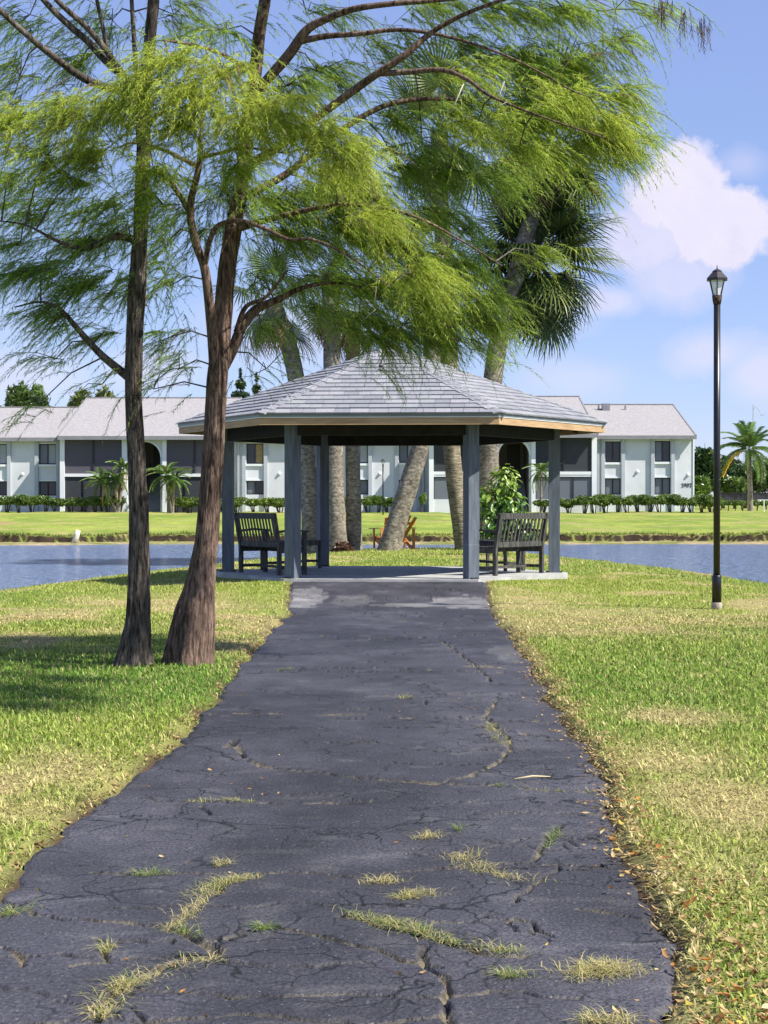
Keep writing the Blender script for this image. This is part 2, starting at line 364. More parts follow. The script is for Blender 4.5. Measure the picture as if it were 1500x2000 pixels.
# far bank and the ground to the horizon
def bank_y(x): return 73.0 + 1.1 * (fbm(x * .12, x * 0 + 3, 61, 3) - .5) * 2 + .5 * (fbm(x * .9, x * 0 + 8, 67, 3) - .5) * 2 - 1.6 * sstep(-8, -25, x)
def far_z(x, y):
    yb = bank_y(x)
    z = -.95 + .52 * sstep(yb - 4.2, yb - 1.6, y) + .05 * (fbm(x * 1.5, y * 1.5, 71) - .5)
    z = z + (.20 + .16 * fbm(x * .7, x * 0 + 1, 75, 3)) * sstep(yb - .07, yb + .05, y + .6 * (fbm(x * 1.9, y * 2.5, 73, 4) - .5))
    z = z + .80 * np.clip((y - yb) / (111 - 73), 0, 1) ** .9
    z = z + .05 * (fbm(x * .25, y * .25, 79) - .5) * sstep(yb, yb + 3, y)
    return z
def cat_axis(lo, a, b, hi, step, n): return np.concatenate([-np.geomspace(-lo, -a, n)[:-1] if lo < 0 else [], np.arange(a, b, step), np.geomspace(b, hi, n)])
xs = cat_axis(-3000, -40, 40, 3000, .22, 24)
ys = np.concatenate([np.arange(66, 71, .2), np.arange(71, 75.6, .045), np.arange(76, 116, .8), np.geomspace(116, 4000, 24)])
X, Y, Fq = grid(xs, ys); Z = far_z(X, Y); yb = bank_y(X)
n = fbm(X * .5, Y * .25, 83, 4); n2 = fbm(X * 2.2, Y * 1.3, 85, 3)
FG, FL_, FS = np.array((.15, .21, .035)), np.array((.27, .30, .06)), np.array((.36, .27, .14))
c = lerp3(FG, FL_, np.clip((n - .3) * 2 + (n2 - .5), 0, 1))
t = sstep(.6, .8, fbm(X * .3, Y * .5, 87, 3)) * .6 + .5 * sstep(4, 1, np.abs(Y - 106) + 3 * n2); t = np.clip(t, 0, .8); c = c * (1 - t[:, None]) + FS[None] * t[:, None]
t = sstep(1, .3, np.sqrt(((X + 21.5) / 3) ** 2 + ((Y - 85) / 6) ** 2)); c = c * (1 - t[:, None] * .8) + np.array((.3, .19, .11))[None] * t[:, None] * .8
t = sstep(yb - .05, yb - .35, Y + .3 * (fbm(X * 2.2, Y * 1.5, 103, 3) - .5)); sh = lerp3((.16, .17, .045), (.30, .24, .14), sstep(.4, .65, fbm(X * .8, Y * 2, 89, 3))); c = c * (1 - t[:, None]) + sh * t[:, None]
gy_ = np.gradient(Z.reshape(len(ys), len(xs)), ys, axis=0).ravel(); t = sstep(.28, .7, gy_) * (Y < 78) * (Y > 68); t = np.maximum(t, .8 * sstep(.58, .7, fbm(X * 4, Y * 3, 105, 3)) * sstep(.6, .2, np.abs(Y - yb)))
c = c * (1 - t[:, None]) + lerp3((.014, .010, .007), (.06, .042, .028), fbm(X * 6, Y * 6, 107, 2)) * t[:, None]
obj_np('far_bank', np.stack([X, Y, Z], 1), Fq, M_farlawn, c, True, kind='structure')

# ------------------------------------------------------------------ asphalt path with real cracks
ny_, nx_ = 900, 330
vv = np.linspace(980 + 1.35 * F / 2.2, 980 + 1.35 * F / 25.75, ny_); yy = 1.35 * F / (vv - 980)
ss = np.linspace(0, 1, nx_); eL, eR = edgeL(yy), edgeR(yy)
X = eL[:, None] * (1 - ss)[None] + eR[:, None] * ss[None]; Y = np.repeat(yy[:, None], nx_, 1)
crack = np.zeros_like(X); soilc = np.zeros_like(X)
def draw(poly, w, depth=1., soil=0.):
    poly = np.array(poly, float)
    for (x0, y0), (x1, y1) in zip(poly[:-1], poly[1:]):
        lo, hi = min(y0, y1) - .12, max(y0, y1) + .12
        rows = np.where((yy > lo) & (yy < hi))[0]
        if not len(rows): continue
        a, b = rows[0], rows[-1] + 1
        px, py = X[a:b], Y[a:b]; dx, dy = x1 - x0, y1 - y0; L2 = dx * dx + dy * dy + 1e-9
        t = np.clip(((px - x0) * dx + (py - y0) * dy) / L2, 0, 1)
        d = np.hypot(px - x0 - t * dx, py - y0 - t * dy)
        ww = w * (.45 + 1.1 * vnoise(px * 14, py * 14, 5))
        k = np.clip(1.4 - d / ww, 0, 1) * depth
        crack[a:b] = np.maximum(crack[a:b], k)
        if soil: soilc[a:b] = np.maximum(soilc[a:b], np.clip(1.2 - d / (ww * 1.5), 0, 1) * soil)
def rough(poly, step=.05, amp=.022, seed=0):
    poly = np.array(poly, float); out = []
    for p, q in zip(poly[:-1], poly[1:]):
        n = max(2, int(np.hypot(*(q - p)) / step))
        for t in np.linspace(0, 1, n, endpoint=False): out.append(p * (1 - t) + q * t)
    out = np.array(out + [poly[-1]]); r = np.random.default_rng(seed)
    out[1:-1] += r.normal(0, amp, out[1:-1].shape) ; return out
CR = [([(440, 1460), (462, 1445), (475, 1480), (520, 1500), (590, 1508), (720, 1520), (850, 1530), (930, 1512), (975, 1490), (1000, 1455), (975, 1425), (950, 1400), (965, 1370)], .012, 1),
      ([(850, 1530), (960, 1535), (1060, 1545), (1175, 1550)], .010, 1), ([(180, 1705), (310, 1705), (440, 1705), (560, 1703), (690, 1712), (900, 1695), (960, 1692)], .008, .9),
      ([(420, 1865), (375, 1825), (330, 1815), (390, 1760), (440, 1725), (500, 1712)], .014, 1), ([(185, 1998), (240, 1930), (330, 1890), (415, 1870)], .014, 1),
      ([(0, 1755), (90, 1795), (240, 1800), (330, 1812)], .008, 1), ([(420, 1840), (520, 1815), (640, 1832), (760, 1868), (860, 1890)], .009, .9),
      ([(665, 1790), (740, 1805), (850, 1835), (950, 1860), (1025, 1868)], .013, 1), ([(830, 1850), (868, 1925), (880, 2000)], .010, 1), ([(300, 1562), (420, 1568), (560, 1572), (720, 1568)], .008, 1),
      ([(880, 1695), (1045, 1685), (1180, 1690)], .009, 1), ([(1045, 1680), (1060, 1640), (1095, 1612)], .012, 1), ([(1130, 1775), (1220, 1790), (1290, 1805)], .008, 1),
      ([(380, 1395), (520, 1393), (640, 1396), (760, 1394)], .009, 1), ([(760, 1400), (880, 1402), (1000, 1408), (1120, 1405)], .008, 1), ([(600, 1240), (760, 1250), (950, 1238)], .008, .7),
      ([(540, 1310), (700, 1302), (900, 1310), (1000, 1315)], .008, .7), ([(1010, 1430), (1060, 1440), (1150, 1452)], .008, 1), ([(850, 1800), (1010, 1800), (1080, 1830)], .008, .8),
      ([(0, 1850), (40, 1868), (40, 1890)], .009, 1), ([(140, 1890), (200, 1885), (215, 1850)], .007, .8), ([(1000, 1770), (1090, 1690)], .006, .6), ([(860, 1250), (930, 1300), (960, 1330)], .012, .8)]
for i, (p, w, s) in enumerate(CR): draw(rough([GP(*q) for q in p], .06, .012, i), w, 1, s)
r = np.random.default_rng(4)
for k in range(46):                                   # transverse hairlines
    y0 = 3.2 + 21 * (k / 46.) ** 1.25 + r.uniform(-.15, .15); x0 = r.uniform(-1.3, .5); x1 = x0 + r.uniform(.35, 1.5)
    pts = [(x, y0 + r.normal(0, .04)) for x in np.linspace(x0, x1, 7)]
    draw(rough(pts, .05, .014, 100 + k), r.uniform(.005, .009), r.uniform(.6, 1), r.choice([0, 0, .5]))
for k in range(26):
    y0 = 3 + 20 * r.random() ** 1.5; x0 = r.uniform(-1.3, 1.2); a = r.uniform(0, 3.14); L = r.uniform(.2, .6)
    draw(rough([(x0, y0), (x0 + L * math.cos(a), y0 + L * math.sin(a))], .04, .02, 300 + k), .007, r.uniform(.4, .9), 0)
xf, yf = X.ravel(), Y.ravel(); kc = crack.ravel(); so_ = soilc.ravel()
ed = np.minimum(ss, 1 - ss)[None, :] * (eR - eL)[:, None]; ed = ed.ravel()
Z = ramp(yf) + .012 * (fbm(xf * 1.3, yf * 1.3, 21) - .5) + .007 * (fbm(xf * 9, yf * 9, 23, 3) - .5) - .02 * kc - .03 * sstep(.035, 0, ed) * fbm(xf * 6, yf * 6, 25, 2)
n1 = fbm(xf * 1.2, yf * .7, 91, 4); n3 = fbm(xf * 7, yf * 5, 93, 3)
c = lerp3((.031, .030, .037), (.064, .061, .073), np.clip((n1 - .3) * 1.6 + (n3 - .5) * .6, 0, 1))
worn = np.zeros_like(xf)                               # worn, sealer-free concrete-grey strips by the slab
for (u, v, rx, ry, a) in [(595, 1172, .28, 1.6, .9), (820, 1182, .8, .35, .8), (900, 1178, .42, 1.1, .85), (690, 1175, .3, .9, .4), (1000, 1275, .2, .9, .35)]:
    cx, cy = GP(u, v); q = np.sqrt(((xf - cx) / rx) ** 2 + ((yf - cy) / ry) ** 2); worn = np.maximum(worn, a * sstep(1.04, .92, q + (n3 - .5) * .8) * (.55 + .6 * fbm(xf * 3, yf * 6, 12, 3)))
c = c * (1 - worn[:, None]) + lerp3((.15, .145, .145), (.27, .26, .25), n3) * worn[:, None]
fl = sstep(.62, .75, fbm(xf * 5, yf * 9, 95, 4)) * .5; c = c * (1 - fl[:, None] * .5) + np.array((.13, .125, .125))[None] * fl[:, None] * .5
mo = (fbm(xf * 2.6, yf * 2.2, 111, 5) - .5); c = c * (1 + 1.1 * mo[:, None]); c = np.clip(c, .01, 1)
t = np.clip(so_ * sstep(.3, .6, fbm(xf * 12, yf * 12, 97, 2)) * 1.2, 0, 1); c = c * (1 - t[:, None]) + lerp3((.10, .08, .045), (.30, .25, .15), fbm(xf * 40, yf * 40, 99, 2)) * t[:, None]
t = np.clip(kc * 1.1, 0, 1) * (1 - t * .7); c = c * (1 - t[:, None]) + np.array((.014, .012, .010))[None] * t[:, None]
def mat_asphalt():
    m = mat_col('asphalt', .62, .4, 0, 55, .6, .6, 75); nt = m.node_tree; b = nt.nodes['Principled BSDF']
    # pale stone chips showing through the sealer
    src = b.inputs['Base Color'].links[0].from_socket
    tc = N(nt, 'ShaderNodeTexCoord'); vo = N(nt, 'ShaderNodeTexVoronoi'); vo.inputs['Scale'].default_value = 70; nt.links.new(tc.outputs['Object'], vo.inputs['Vector'])
    sp = N(nt, 'ShaderNodeSeparateColor'); nt.links.new(vo.outputs['Color'], sp.inputs[0])
    g = N(nt, 'ShaderNodeMath', operation='GREATER_THAN'); nt.links.new(sp.outputs[0], g.inputs[0]); g.inputs[1].default_value = .94
    l = N(nt, 'ShaderNodeMath', operation='LESS_THAN'); nt.links.new(vo.outputs['Distance'], l.inputs[0]); l.inputs[1].default_value = .28
    k = N(nt, 'ShaderNodeMath', operation='MULTIPLY'); nt.links.new(g.outputs[0], k.inputs[0]); nt.links.new(l.outputs[0], k.inputs[1])
    mx = N(nt, 'ShaderNodeMix', data_type='RGBA'); nt.links.new(k.outputs[0], mx.inputs[0]); nt.links.new(src, mx.inputs[6]); mx.inputs[7].default_value = (.13, .127, .125, 1)
    wv = N(nt, 'ShaderNodeTexNoise'); wv.inputs['Scale'].default_value = 5; wv.inputs['Detail'].default_value = 4; nt.links.new(tc.outputs['Object'], wv.inputs['Vector'])
    ws = N(nt, 'ShaderNodeVectorMath', operation='SCALE'); nt.links.new(wv.outputs['Color'], ws.inputs[0]); ws.inputs['Scale'].default_value = .22
    wa = N(nt, 'ShaderNodeVectorMath', operation='ADD'); nt.links.new(tc.outputs['Object'], wa.inputs[0]); nt.links.new(ws.outputs[0], wa.inputs[1])
    msk = N(nt, 'ShaderNodeTexNoise'); msk.inputs['Scale'].default_value = 1.4; msk.inputs['Detail'].default_value = 3; nt.links.new(tc.outputs['Object'], msk.inputs['Vector'])
    tot = None
    for sc_, th in ((1.7, .014), (4.2, .020)):
        vr = N(nt, 'ShaderNodeTexVoronoi', feature='DISTANCE_TO_EDGE'); vr.inputs['Scale'].default_value = sc_; nt.links.new(wa.outputs[0], vr.inputs['Vector'])
        lt = N(nt, 'ShaderNodeMapRange'); nt.links.new(vr.outputs['Distance'], lt.inputs[0]); lt.inputs[1].default_value = th; lt.inputs[2].default_value = th * .3; lt.inputs[3].default_value = 0; lt.inputs[4].default_value = 1
        mk = N(nt, 'ShaderNodeMapRange'); nt.links.new(msk.outputs[0], mk.inputs[0]); mk.inputs[1].default_value = .44; mk.inputs[2].default_value = .56
        ml = N(nt, 'ShaderNodeMath', operation='MULTIPLY'); nt.links.new(lt.outputs[0], ml.inputs[0]); nt.links.new(mk.outputs[0], ml.inputs[1])
        if tot is None: tot = ml.outputs[0]
        else:
            mxx = N(nt, 'ShaderNodeMath', operation='MAXIMUM'); nt.links.new(tot, mxx.inputs[0]); nt.links.new(ml.outputs[0], mxx.inputs[1]); tot = mxx.outputs[0]
    m2 = N(nt, 'ShaderNodeMix', data_type='RGBA'); nt.links.new(tot, m2.inputs[0]); nt.links.new(mx.outputs[2], m2.inputs[6]); m2.inputs[7].default_value = (.006, .006, .006, 1)
    nt.links.new(m2.outputs[2], b.inputs['Base Color']); return m
i = np.arange(nx_ * ny_).reshape(ny_, nx_)
Fq = np.stack([i[:-1, :-1], i[:-1, 1:], i[1:, 1:], i[1:, :-1]], -1).reshape(-1, 4)
obj_np('path', np.stack([xf, yf, Z], 1), Fq, mat_asphalt(), c, True, kind='structure')

# ------------------------------------------------------------------ grass blades
def blades(P, az, L, Wd, lean, col, seg=2):
    n = len(P); d = np.stack([np.cos(az), np.sin(az), np.zeros(n)], 1); s = np.stack([-np.sin(az), np.cos(az), np.zeros(n)], 1)
    up = np.array([0, 0, 1.])[None]
    h = lambda t: P + d * (lean * L * t ** 1.6)[:, None] + up * (L * t * (1 - .45 * np.clip(lean, 0, 1.6) * t))[:, None]
    one = np.ones(n)
    b0 = P - s * (Wd / 2)[:, None]; b1 = P + s * (Wd / 2)[:, None]
    tip = h(one)
    if seg == 1:
        V = np.stack([b0, b1, tip], 1).reshape(-1, 3); i = np.arange(n) * 3
        return V, np.stack([i, i + 1, i + 2], 1), np.repeat(col, 3, 0)
    m = h(one * .55); m0 = m - s * (Wd * .42)[:, None]; m1 = m + s * (Wd * .42)[:, None]
    V = np.stack([b0, b1, m1, m0, tip], 1).reshape(-1, 3); i = np.arange(n) * 5
    Ft = np.concatenate([np.stack([i, i + 1, i + 2], 1), np.stack([i, i + 2, i + 3], 1), np.stack([i + 3, i + 2, i + 4], 1)])
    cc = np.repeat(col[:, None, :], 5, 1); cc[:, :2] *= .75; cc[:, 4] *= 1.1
    return V, Ft, cc.reshape(-1, 3)
def join(parts):
    V, Fs, C, b = [], [], [], 0
    for v, f, c_ in parts: V.append(v); Fs.append(f + b); C.append(c_); b += len(v)
    return np.concatenate(V), np.concatenate(Fs), np.concatenate(C)
parts = []
for (y0, y1, den, L0, W0, seg) in [(3.4, 7.5, 4600, .050, .0062, 2), (7.5, 12, 2900, .052, .0075, 2), (12, 19, 1500, .055, .010, 2), (19, 30, 620, .058, .015, 1), (30, 50, 210, .07, .025, 1)]:
    hw = .25 * y1 + 1.2; n = int((y1 - y0) * 2 * hw * den)
    x = rng.uniform(-hw, hw, n); y = rng.uniform(y0, y1, n)
    k = (np.abs(x) < .25 * y + 1.0)
    x, y = x[k], y[k]; po = path_out(x, y); sdist = shore_dist(x, y)
    k = (po > .008) & (sdist > .05); k &= ~((np.hypot(x - .106, y - 28) < 2.95)); k &= rng.random(len(x)) < np.clip(.6 + po * 6, 0, 1)
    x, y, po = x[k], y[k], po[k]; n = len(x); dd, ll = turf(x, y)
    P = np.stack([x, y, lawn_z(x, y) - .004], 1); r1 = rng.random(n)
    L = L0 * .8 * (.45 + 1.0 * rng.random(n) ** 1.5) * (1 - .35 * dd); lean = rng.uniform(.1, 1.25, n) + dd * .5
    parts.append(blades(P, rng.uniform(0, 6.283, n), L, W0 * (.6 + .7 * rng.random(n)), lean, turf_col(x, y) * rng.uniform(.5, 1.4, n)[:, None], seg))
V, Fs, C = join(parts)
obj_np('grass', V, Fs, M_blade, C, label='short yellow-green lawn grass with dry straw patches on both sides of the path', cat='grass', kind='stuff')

# rough grass hanging over the far bank
x = rng.uniform(-36, 36, 9000); y = bank_y(x) + .12 + np.abs(rng.normal(.1, .35, 9000)); P = np.stack([x, y, far_z(x, y)], 1)
V, Fs, C = blades(P, rng.uniform(0, 6.28, 9000), rng.uniform(.08, .22, 9000), rng.uniform(.03, .06, 9000), rng.uniform(.2, 1.3, 9000), lerp3((.10, .16, .03), (.26, .26, .07), rng.random(9000)), 1)
obj_np('bank_grass', V, Fs, M_blade, C, label='rough grass fringe along the eroded far bank of the pond', cat='grass', kind='stuff')

# ------------------------------------------------------------------ gazebo
GX, GYC, GROT = .106, 28.0, R(-3.4)
gz = empty('gazebo', (GX, GYC, 0), GROT, label='six-sided open gazebo with grey shingled roof and slate-blue posts at the path end', cat='gazebo')
RC, RR, RS, ZE, ZF, ZA, ZS = 2.79, 3.66, 3.02, 2.69, 2.52, 4.0, .15
def hexp(r, k, z): return Vector((r * math.cos(R(60 * k)), r * math.sin(R(60 * k)), z))
b = MB(); top = [hexp(RS, k, ZS) for k in range(6)]; bot = [hexp(RS, k, -.12) for k in range(6)]
ch = [p * 1 for p in top]
b.add(top + bot, [tuple(range(6))] + [(k, k + 6, (k + 1) % 6 + 6, (k + 1) % 6) for k in range(6)]); b.build('slab', M_conc, gz)
pm = MB().box((0, 0, (ZS + 2.62) / 2), (.185, .185, 2.62 - ZS)).mesh('post', M_post)
cm_ = MB().box((0, 0, 0), (.19, .19, .006)).mesh('post_joint', mat('joint_line', (.25, .27, .3), .6))
for k in range(6):
    p = hexp(RC, k, 0); o = link(bpy.data.objects.new('post', pm), parent=gz); o.location = p; o.rotation_euler = (0, 0, R(60 * k))
    if k == 5:
        j = link(bpy.data.objects.new('post_joint', cm_), parent=o); j.location = (0, 0, .68)
    for sx in (-1, 1): MB().box((sx * .115, 0, ZS + .012), (.045, .12, .024)).build('anchor_bracket', M_rail, o)
# beams between the posts, rafters, ceiling
for k in range(6):
    a, c2 = hexp(RC, k, 2.50), hexp(RC, (k + 1) % 6, 2.50)
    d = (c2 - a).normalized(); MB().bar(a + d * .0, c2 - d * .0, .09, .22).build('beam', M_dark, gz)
ap_ = Vector((0, 0, ZA))
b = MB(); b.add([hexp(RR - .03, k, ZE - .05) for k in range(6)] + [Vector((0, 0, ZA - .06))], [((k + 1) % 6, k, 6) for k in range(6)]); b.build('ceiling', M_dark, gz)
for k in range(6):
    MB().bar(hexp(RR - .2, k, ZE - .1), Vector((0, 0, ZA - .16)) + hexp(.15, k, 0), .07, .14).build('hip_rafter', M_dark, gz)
    mid = (hexp(RR, k, 0) + hexp(RR, (k + 1) % 6, 0)) / 2
    along = (hexp(1, (k + 1) % 6, 0) - hexp(1, k, 0)).normalized(); inn = -mid.normalized(); ah = RR * .866
    for t in (-1.15, -.58, 0, .58, 1.15):
        ln = min(2.4, (RR / 2 - abs(t)) * 1.732 - .12)
        if ln < .3: continue
        p0 = mid * .962 + along * t; s0 = (ZA - ZE) / ah
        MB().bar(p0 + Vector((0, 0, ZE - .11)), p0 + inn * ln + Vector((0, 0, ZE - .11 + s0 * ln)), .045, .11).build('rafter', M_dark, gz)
    # fascia board, drip edge
    a, c2 = hexp(RR, k, 0), hexp(RR, (k + 1) % 6, 0); n = mid.normalized()
    def slab_edge(off, th, z0, z1, name, m):
        o0 = off / .866; A, B = hexp(RR + o0, k, 0), hexp(RR + o0, (k + 1) % 6, 0); A2, B2 = hexp(RR + o0 - th / .866, k, 0), hexp(RR + o0 - th / .866, (k + 1) % 6, 0)
        vs = [A + Vector((0, 0, z0)), B + Vector((0, 0, z0)), B + Vector((0, 0, z1)), A + Vector((0, 0, z1)), A2 + Vector((0, 0, z0)), B2 + Vector((0, 0, z0)), B2 + Vector((0, 0, z1)), A2 + Vector((0, 0, z1))]
        MB().add(vs, [(0, 1, 2, 3), (5, 4, 7, 6), (4, 5, 1, 0), (3, 2, 6, 7), (1, 5, 6, 2), (4, 0, 3, 7)]).build(name, m, gz)
    slab_edge(-.014, .035, ZF, ZF + .105, 'fascia_board', M_cedar)
    slab_edge(-.004, .035, ZF + .108, ZF + .121, 'drip_lip', M_dripw)
    slab_edge(0.002, .03, ZF + .122, ZE - .002, 'drip_edge', M_drip)
b = MB(); b.add([hexp(RR, k, ZE) for k in range(6)] + [ap_], [(k, (k + 1) % 6, 6) for k in range(6)])
roof = b.build('roof', SH[2], gz)
# shingles: real tabs in courses; front faces singly, the rest joined
ROWS = 17; ah = RR * .866; SL = math.hypot(ah, ZA - ZE); ex = SL / ROWS; TW = .235
def tab(w, h): # wedge: thick butt, thin head
    return [(-w / 2, 0, 0), (w / 2, 0, 0), (w / 2, h, 0), (-w / 2, h, 0), (-w / 2, 0, .024), (w / 2, 0, .024), (w / 2, h, .005), (-w / 2, h, .005)]
TF = [(4, 5, 6, 7), (0, 1, 5, 4), (1, 2, 6, 5), (2, 3, 7, 6), (3, 0, 4, 7)]
tabm = [MB().add(tab(1, ex * 1.12), TF).mesh('shingle', SH[i]) for i in range(4)]
rest = [MB() for _ in range(4)]
rr = random.Random(3)
def frame(k):
    A, B = hexp(RR, k, ZE), hexp(RR, (k + 1) % 6, ZE); m = (A + B) / 2
    ex_, ey = (B - A).normalized(), (ap_ - m).normalized(); ez = ex_.cross(ey)
    M = Matrix.Identity(4)
    for i, v in enumerate((ex_, ey, ez, m)): M.col[i][:3] = v
    return M
n_single = 0
for k in range(6):
    M = frame(k); single = k in (3, 4, 5)
    for r_ in range(ROWS):
        hw = RR / 2 * (1 - (r_ + .25) / ROWS); x = -hw; off = rr.uniform(.4, 1) * TW
        while x < hw - .02:
            w = min(off if x == -hw else TW * rr.choice((.8, 1, 1, 1.25)), hw - x)
            if hw - x - w < .05: w = hw - x
            ci = rr.choices((0, 1, 2, 3), (5, 3, 2.4, 1.6))[0]
            T = M @ Matrix.Translation((x + w / 2, r_ * ex - (.03 if r_ == 0 else 0), .004 + rr.uniform(0, .003))) 
            if single and n_single < 300 and (k == 4 or r_ < 12):
                o = link(bpy.data.objects.new('shingle', tabm[ci]), parent=roof); o.matrix_local = T @ Matrix.Diagonal((w - .006, 1, 1, 1)); n_single += 1
            else: rest[ci].add([T @ Vector(p) for p in tab(w - .006, ex * 1.12)], TF)
            x += w
b = bpy.data.meshes.new('roof_shingles'); vv_, ff_, mi = [], [], []
for i in range(4):
    o0 = len(vv_); vv_ += rest[i].v; ff_ += [tuple(o0 + q for q in f) for f in rest[i].f]; mi += [i] * len(rest[i].f)
b.from_pydata(vv_, [], ff_)
for m in SH: b.materials.append(m)
b.polygons.foreach_set('material_index', mi); b.update(); link(bpy.data.objects.new('remaining_shingles', b), parent=roof, kind='stuff')
# hip caps: folded tabs up every hip
for k in range(6):
    A = hexp(RR, k, ZE); d = ap_ - A; L = d.length; d.normalize(); nC = 18
    Ml, Mr = frame((k - 1) % 6), frame(k)
    nl, nr = Vector(Ml.col[2][:3]), Vector(Mr.col[2][:3])
    dl = nl.cross(d).normalized(); dr = d.cross(nr).normalized()
    if dl.dot(Vector(Ml.col[3][:3]) - A) < 0: dl = -dl
    if dr.dot(Vector(Mr.col[3][:3]) - A) < 0: dr = -dr
    nm = (nl + nr).normalized()
    for i in range(nC):
        p0 = A + d * (i * L / nC - .02) + nm * .034; p1 = A + d * ((i + 1.15) * L / nC - .02) + nm * .022
        p1 = p1 if (p1 - ap_).dot(d) < 0 else ap_ + nm * .02
        w = .13
        vs = [p0, p0 + dl * w, p1 + dl * w, p1, p0 + dr * w, p1 + dr * w]; vs += [v - nm * .022 for v in vs]
        MB().add(vs, [(0, 3, 2, 1), (0, 4, 5, 3), (0, 1, 7, 6), (4, 0, 6, 10), (1, 2, 8, 7), (5, 4, 10, 11)]).build('hip_cap_shingle', SH[rr.choice((0, 0, 2, 1))], roof)
b = MB(); b.add([hexp(.2, k, ZA - .045) for k in range(6)] + [Vector((0, 0, ZA + .05))], [(k, (k + 1) % 6, 6) for k in range(6)]); b.build('apex_cap', SH[0], roof)

# ------------------------------------------------------------------ benches (local frame: +X along the bench, back at y=0, seat towards +Y)
def make_bench():
    t = empty('bench'); Lb, D, SHt, BH = 1.4, .5, .45, 1.0; tilt = .1
    for sx in (-1, 1):
        x = sx * (Lb / 2 - .03)
        m = MB(); m.bar((x, 0, 0), (x, -.0, SHt), .06, .065, (0, 1, 0)); m.bar((x, 0, SHt - .01), (x, -tilt, BH + .01), .06, .06, (0, 1, 0)); m.build('back_leg', M_bench, t)
        MB().bar((x, D - .03, 0), (x, D - .03, .70), .06, .065, (0, 1, 0)).build('front_leg', M_bench, t)
        m = MB(); m.bar((x, -.08, .70), (x, D * .5, .735), .07, .035); m.bar((x, D * .5, .735), (x, D + .04, .71), .085, .035); m.build('arm_rest', M_bench, t)
        MB().bar((x, .03, .12), (x, D - .06, .12), .035, .05).build('side_stretcher', M_bench, t)
        MB().bar((x, .03, SHt - .05), (x, D - .06, SHt - .05), .03, .08).build('side_rail', M_bench, t)
    MB().bar((-Lb / 2 + .06, -tilt + .01, BH - .035), (Lb / 2 - .06, -tilt + .01, BH - .035), .04, .10).build('top_rail', M_bench, t)
    MB().bar((-Lb / 2 + .06, -.005, SHt + .05), (Lb / 2 - .06, -.005, SHt + .05), .045, .085).build('lower_rail', M_bench, t)
    for i in range(12):
        x = -Lb / 2 + .12 + i * (Lb - .24) / 11
        MB().bar((x, -.012, SHt + .085), (x, -tilt + .01, BH - .08), .04, .016, (0, 1, 0)).build('back_slat', M_bench, t)
    for i in range(6): MB().bar((-Lb / 2 + .06, .06 + i * .078, SHt - .01 + .012 * abs(i - 2.5) / 2.5), (Lb / 2 - .06, .06 + i * .078, SHt - .01 + .012 * abs(i - 2.5) / 2.5), .062, .022).build('seat_slat', M_bench, t)
    MB().bar((-Lb / 2 + .06, D - .03, SHt - .05), (Lb / 2 - .06, D - .03, SHt - .05), .03, .08).build('front_rail', M_bench, t)
    MB().bar((-Lb / 2 + .06, D * .5, .12), (Lb / 2 - .06, D * .5, .12), .035, .045).build('long_stretcher', M_bench, t)
    return t
def copy_tree(o, parent=None):
    c_ = o.copy(); COL.objects.link(c_); c_.parent = parent
    for ch in o.children: copy_tree(ch, c_)
    return c_
bench0 = make_bench()
for i, (ang, rad, sh, lab) in enumerate([(-150, 2.28, .30, 'black slatted wooden bench in the gazebo, near left, its back to the path'),
                                    (-30, 2.28, .40, 'black slatted wooden bench in the gazebo, near right, its back to the lamp post')]):
    o = bench0 if i == 0 else copy_tree(bench0)
    a = R(ang) + GROT; tdir = Vector((-math.sin(a), math.cos(a), 0)) 
    o.location = Vector((GX, GYC, ZS + .001)) + Vector((math.cos(a), math.sin(a), 0)) * rad + tdir * (sh if ang in (-30, 150) else -sh)
    o.rotation_euler = (0, 0, a + R(90) + R(6 if ang == -150 else -6))
    o['label'] = lab; o['category'] = 'bench'; o['group'] = 'black slatted benches in the gazebo'

def make_low_bench():
    t = empty('low_bench'); Lb, D, H = 1.35, .46, .5
    for i in range(5): MB().bar((-Lb / 2, -D / 2 + .045 + i * .092, H), (Lb / 2, -D / 2 + .045 + i * .092, H), .08, .025).build('top_slat', M_bench, t)
    for sx in (-1, 1):
        for sy in (-1, 1): MB().bar((sx * (Lb / 2 - .06), sy * (D / 2 - .05), 0), (sx * (Lb / 2 - .06), sy * (D / 2 - .05), H - .014), .05, .05, (0, 1, 0)).build('leg', M_bench, t)
        MB().bar((sx * (Lb / 2 - .06), -D / 2 + .08, .13), (sx * (Lb / 2 - .06), D / 2 - .08, .13), .03, .045).build('stretcher', M_bench, t)
    MB().bar((-Lb / 2 + .09, 0, .13), (Lb / 2 - .09, 0, .13), .03, .045).build('stretcher', M_bench, t)
    for sy in (-1, 1): MB().bar((-Lb / 2 + .09, sy * (D / 2 - .05), H - .05), (Lb / 2 - .09, sy * (D / 2 - .05), H - .05), .025, .07).build('apron', M_bench, t)
    return t
low0 = make_low_bench()
for i, (ang, lab) in enumerate([(150, 'low backless dark wooden bench at the back left of the gazebo'), (30, 'low backless dark wooden bench at the back right of the gazebo')]):
    o = low0 if i == 0 else copy_tree(low0); a = R(ang) + GROT
    o.location = Vector((GX, GYC, ZS + .001)) + Vector((math.cos(a), math.sin(a), 0)) * 2.1; o.rotation_euler = (0, 0, a + R(90))
    o['label'] = lab; o['category'] = 'bench'; o['group'] = 'low backless benches in the gazebo'

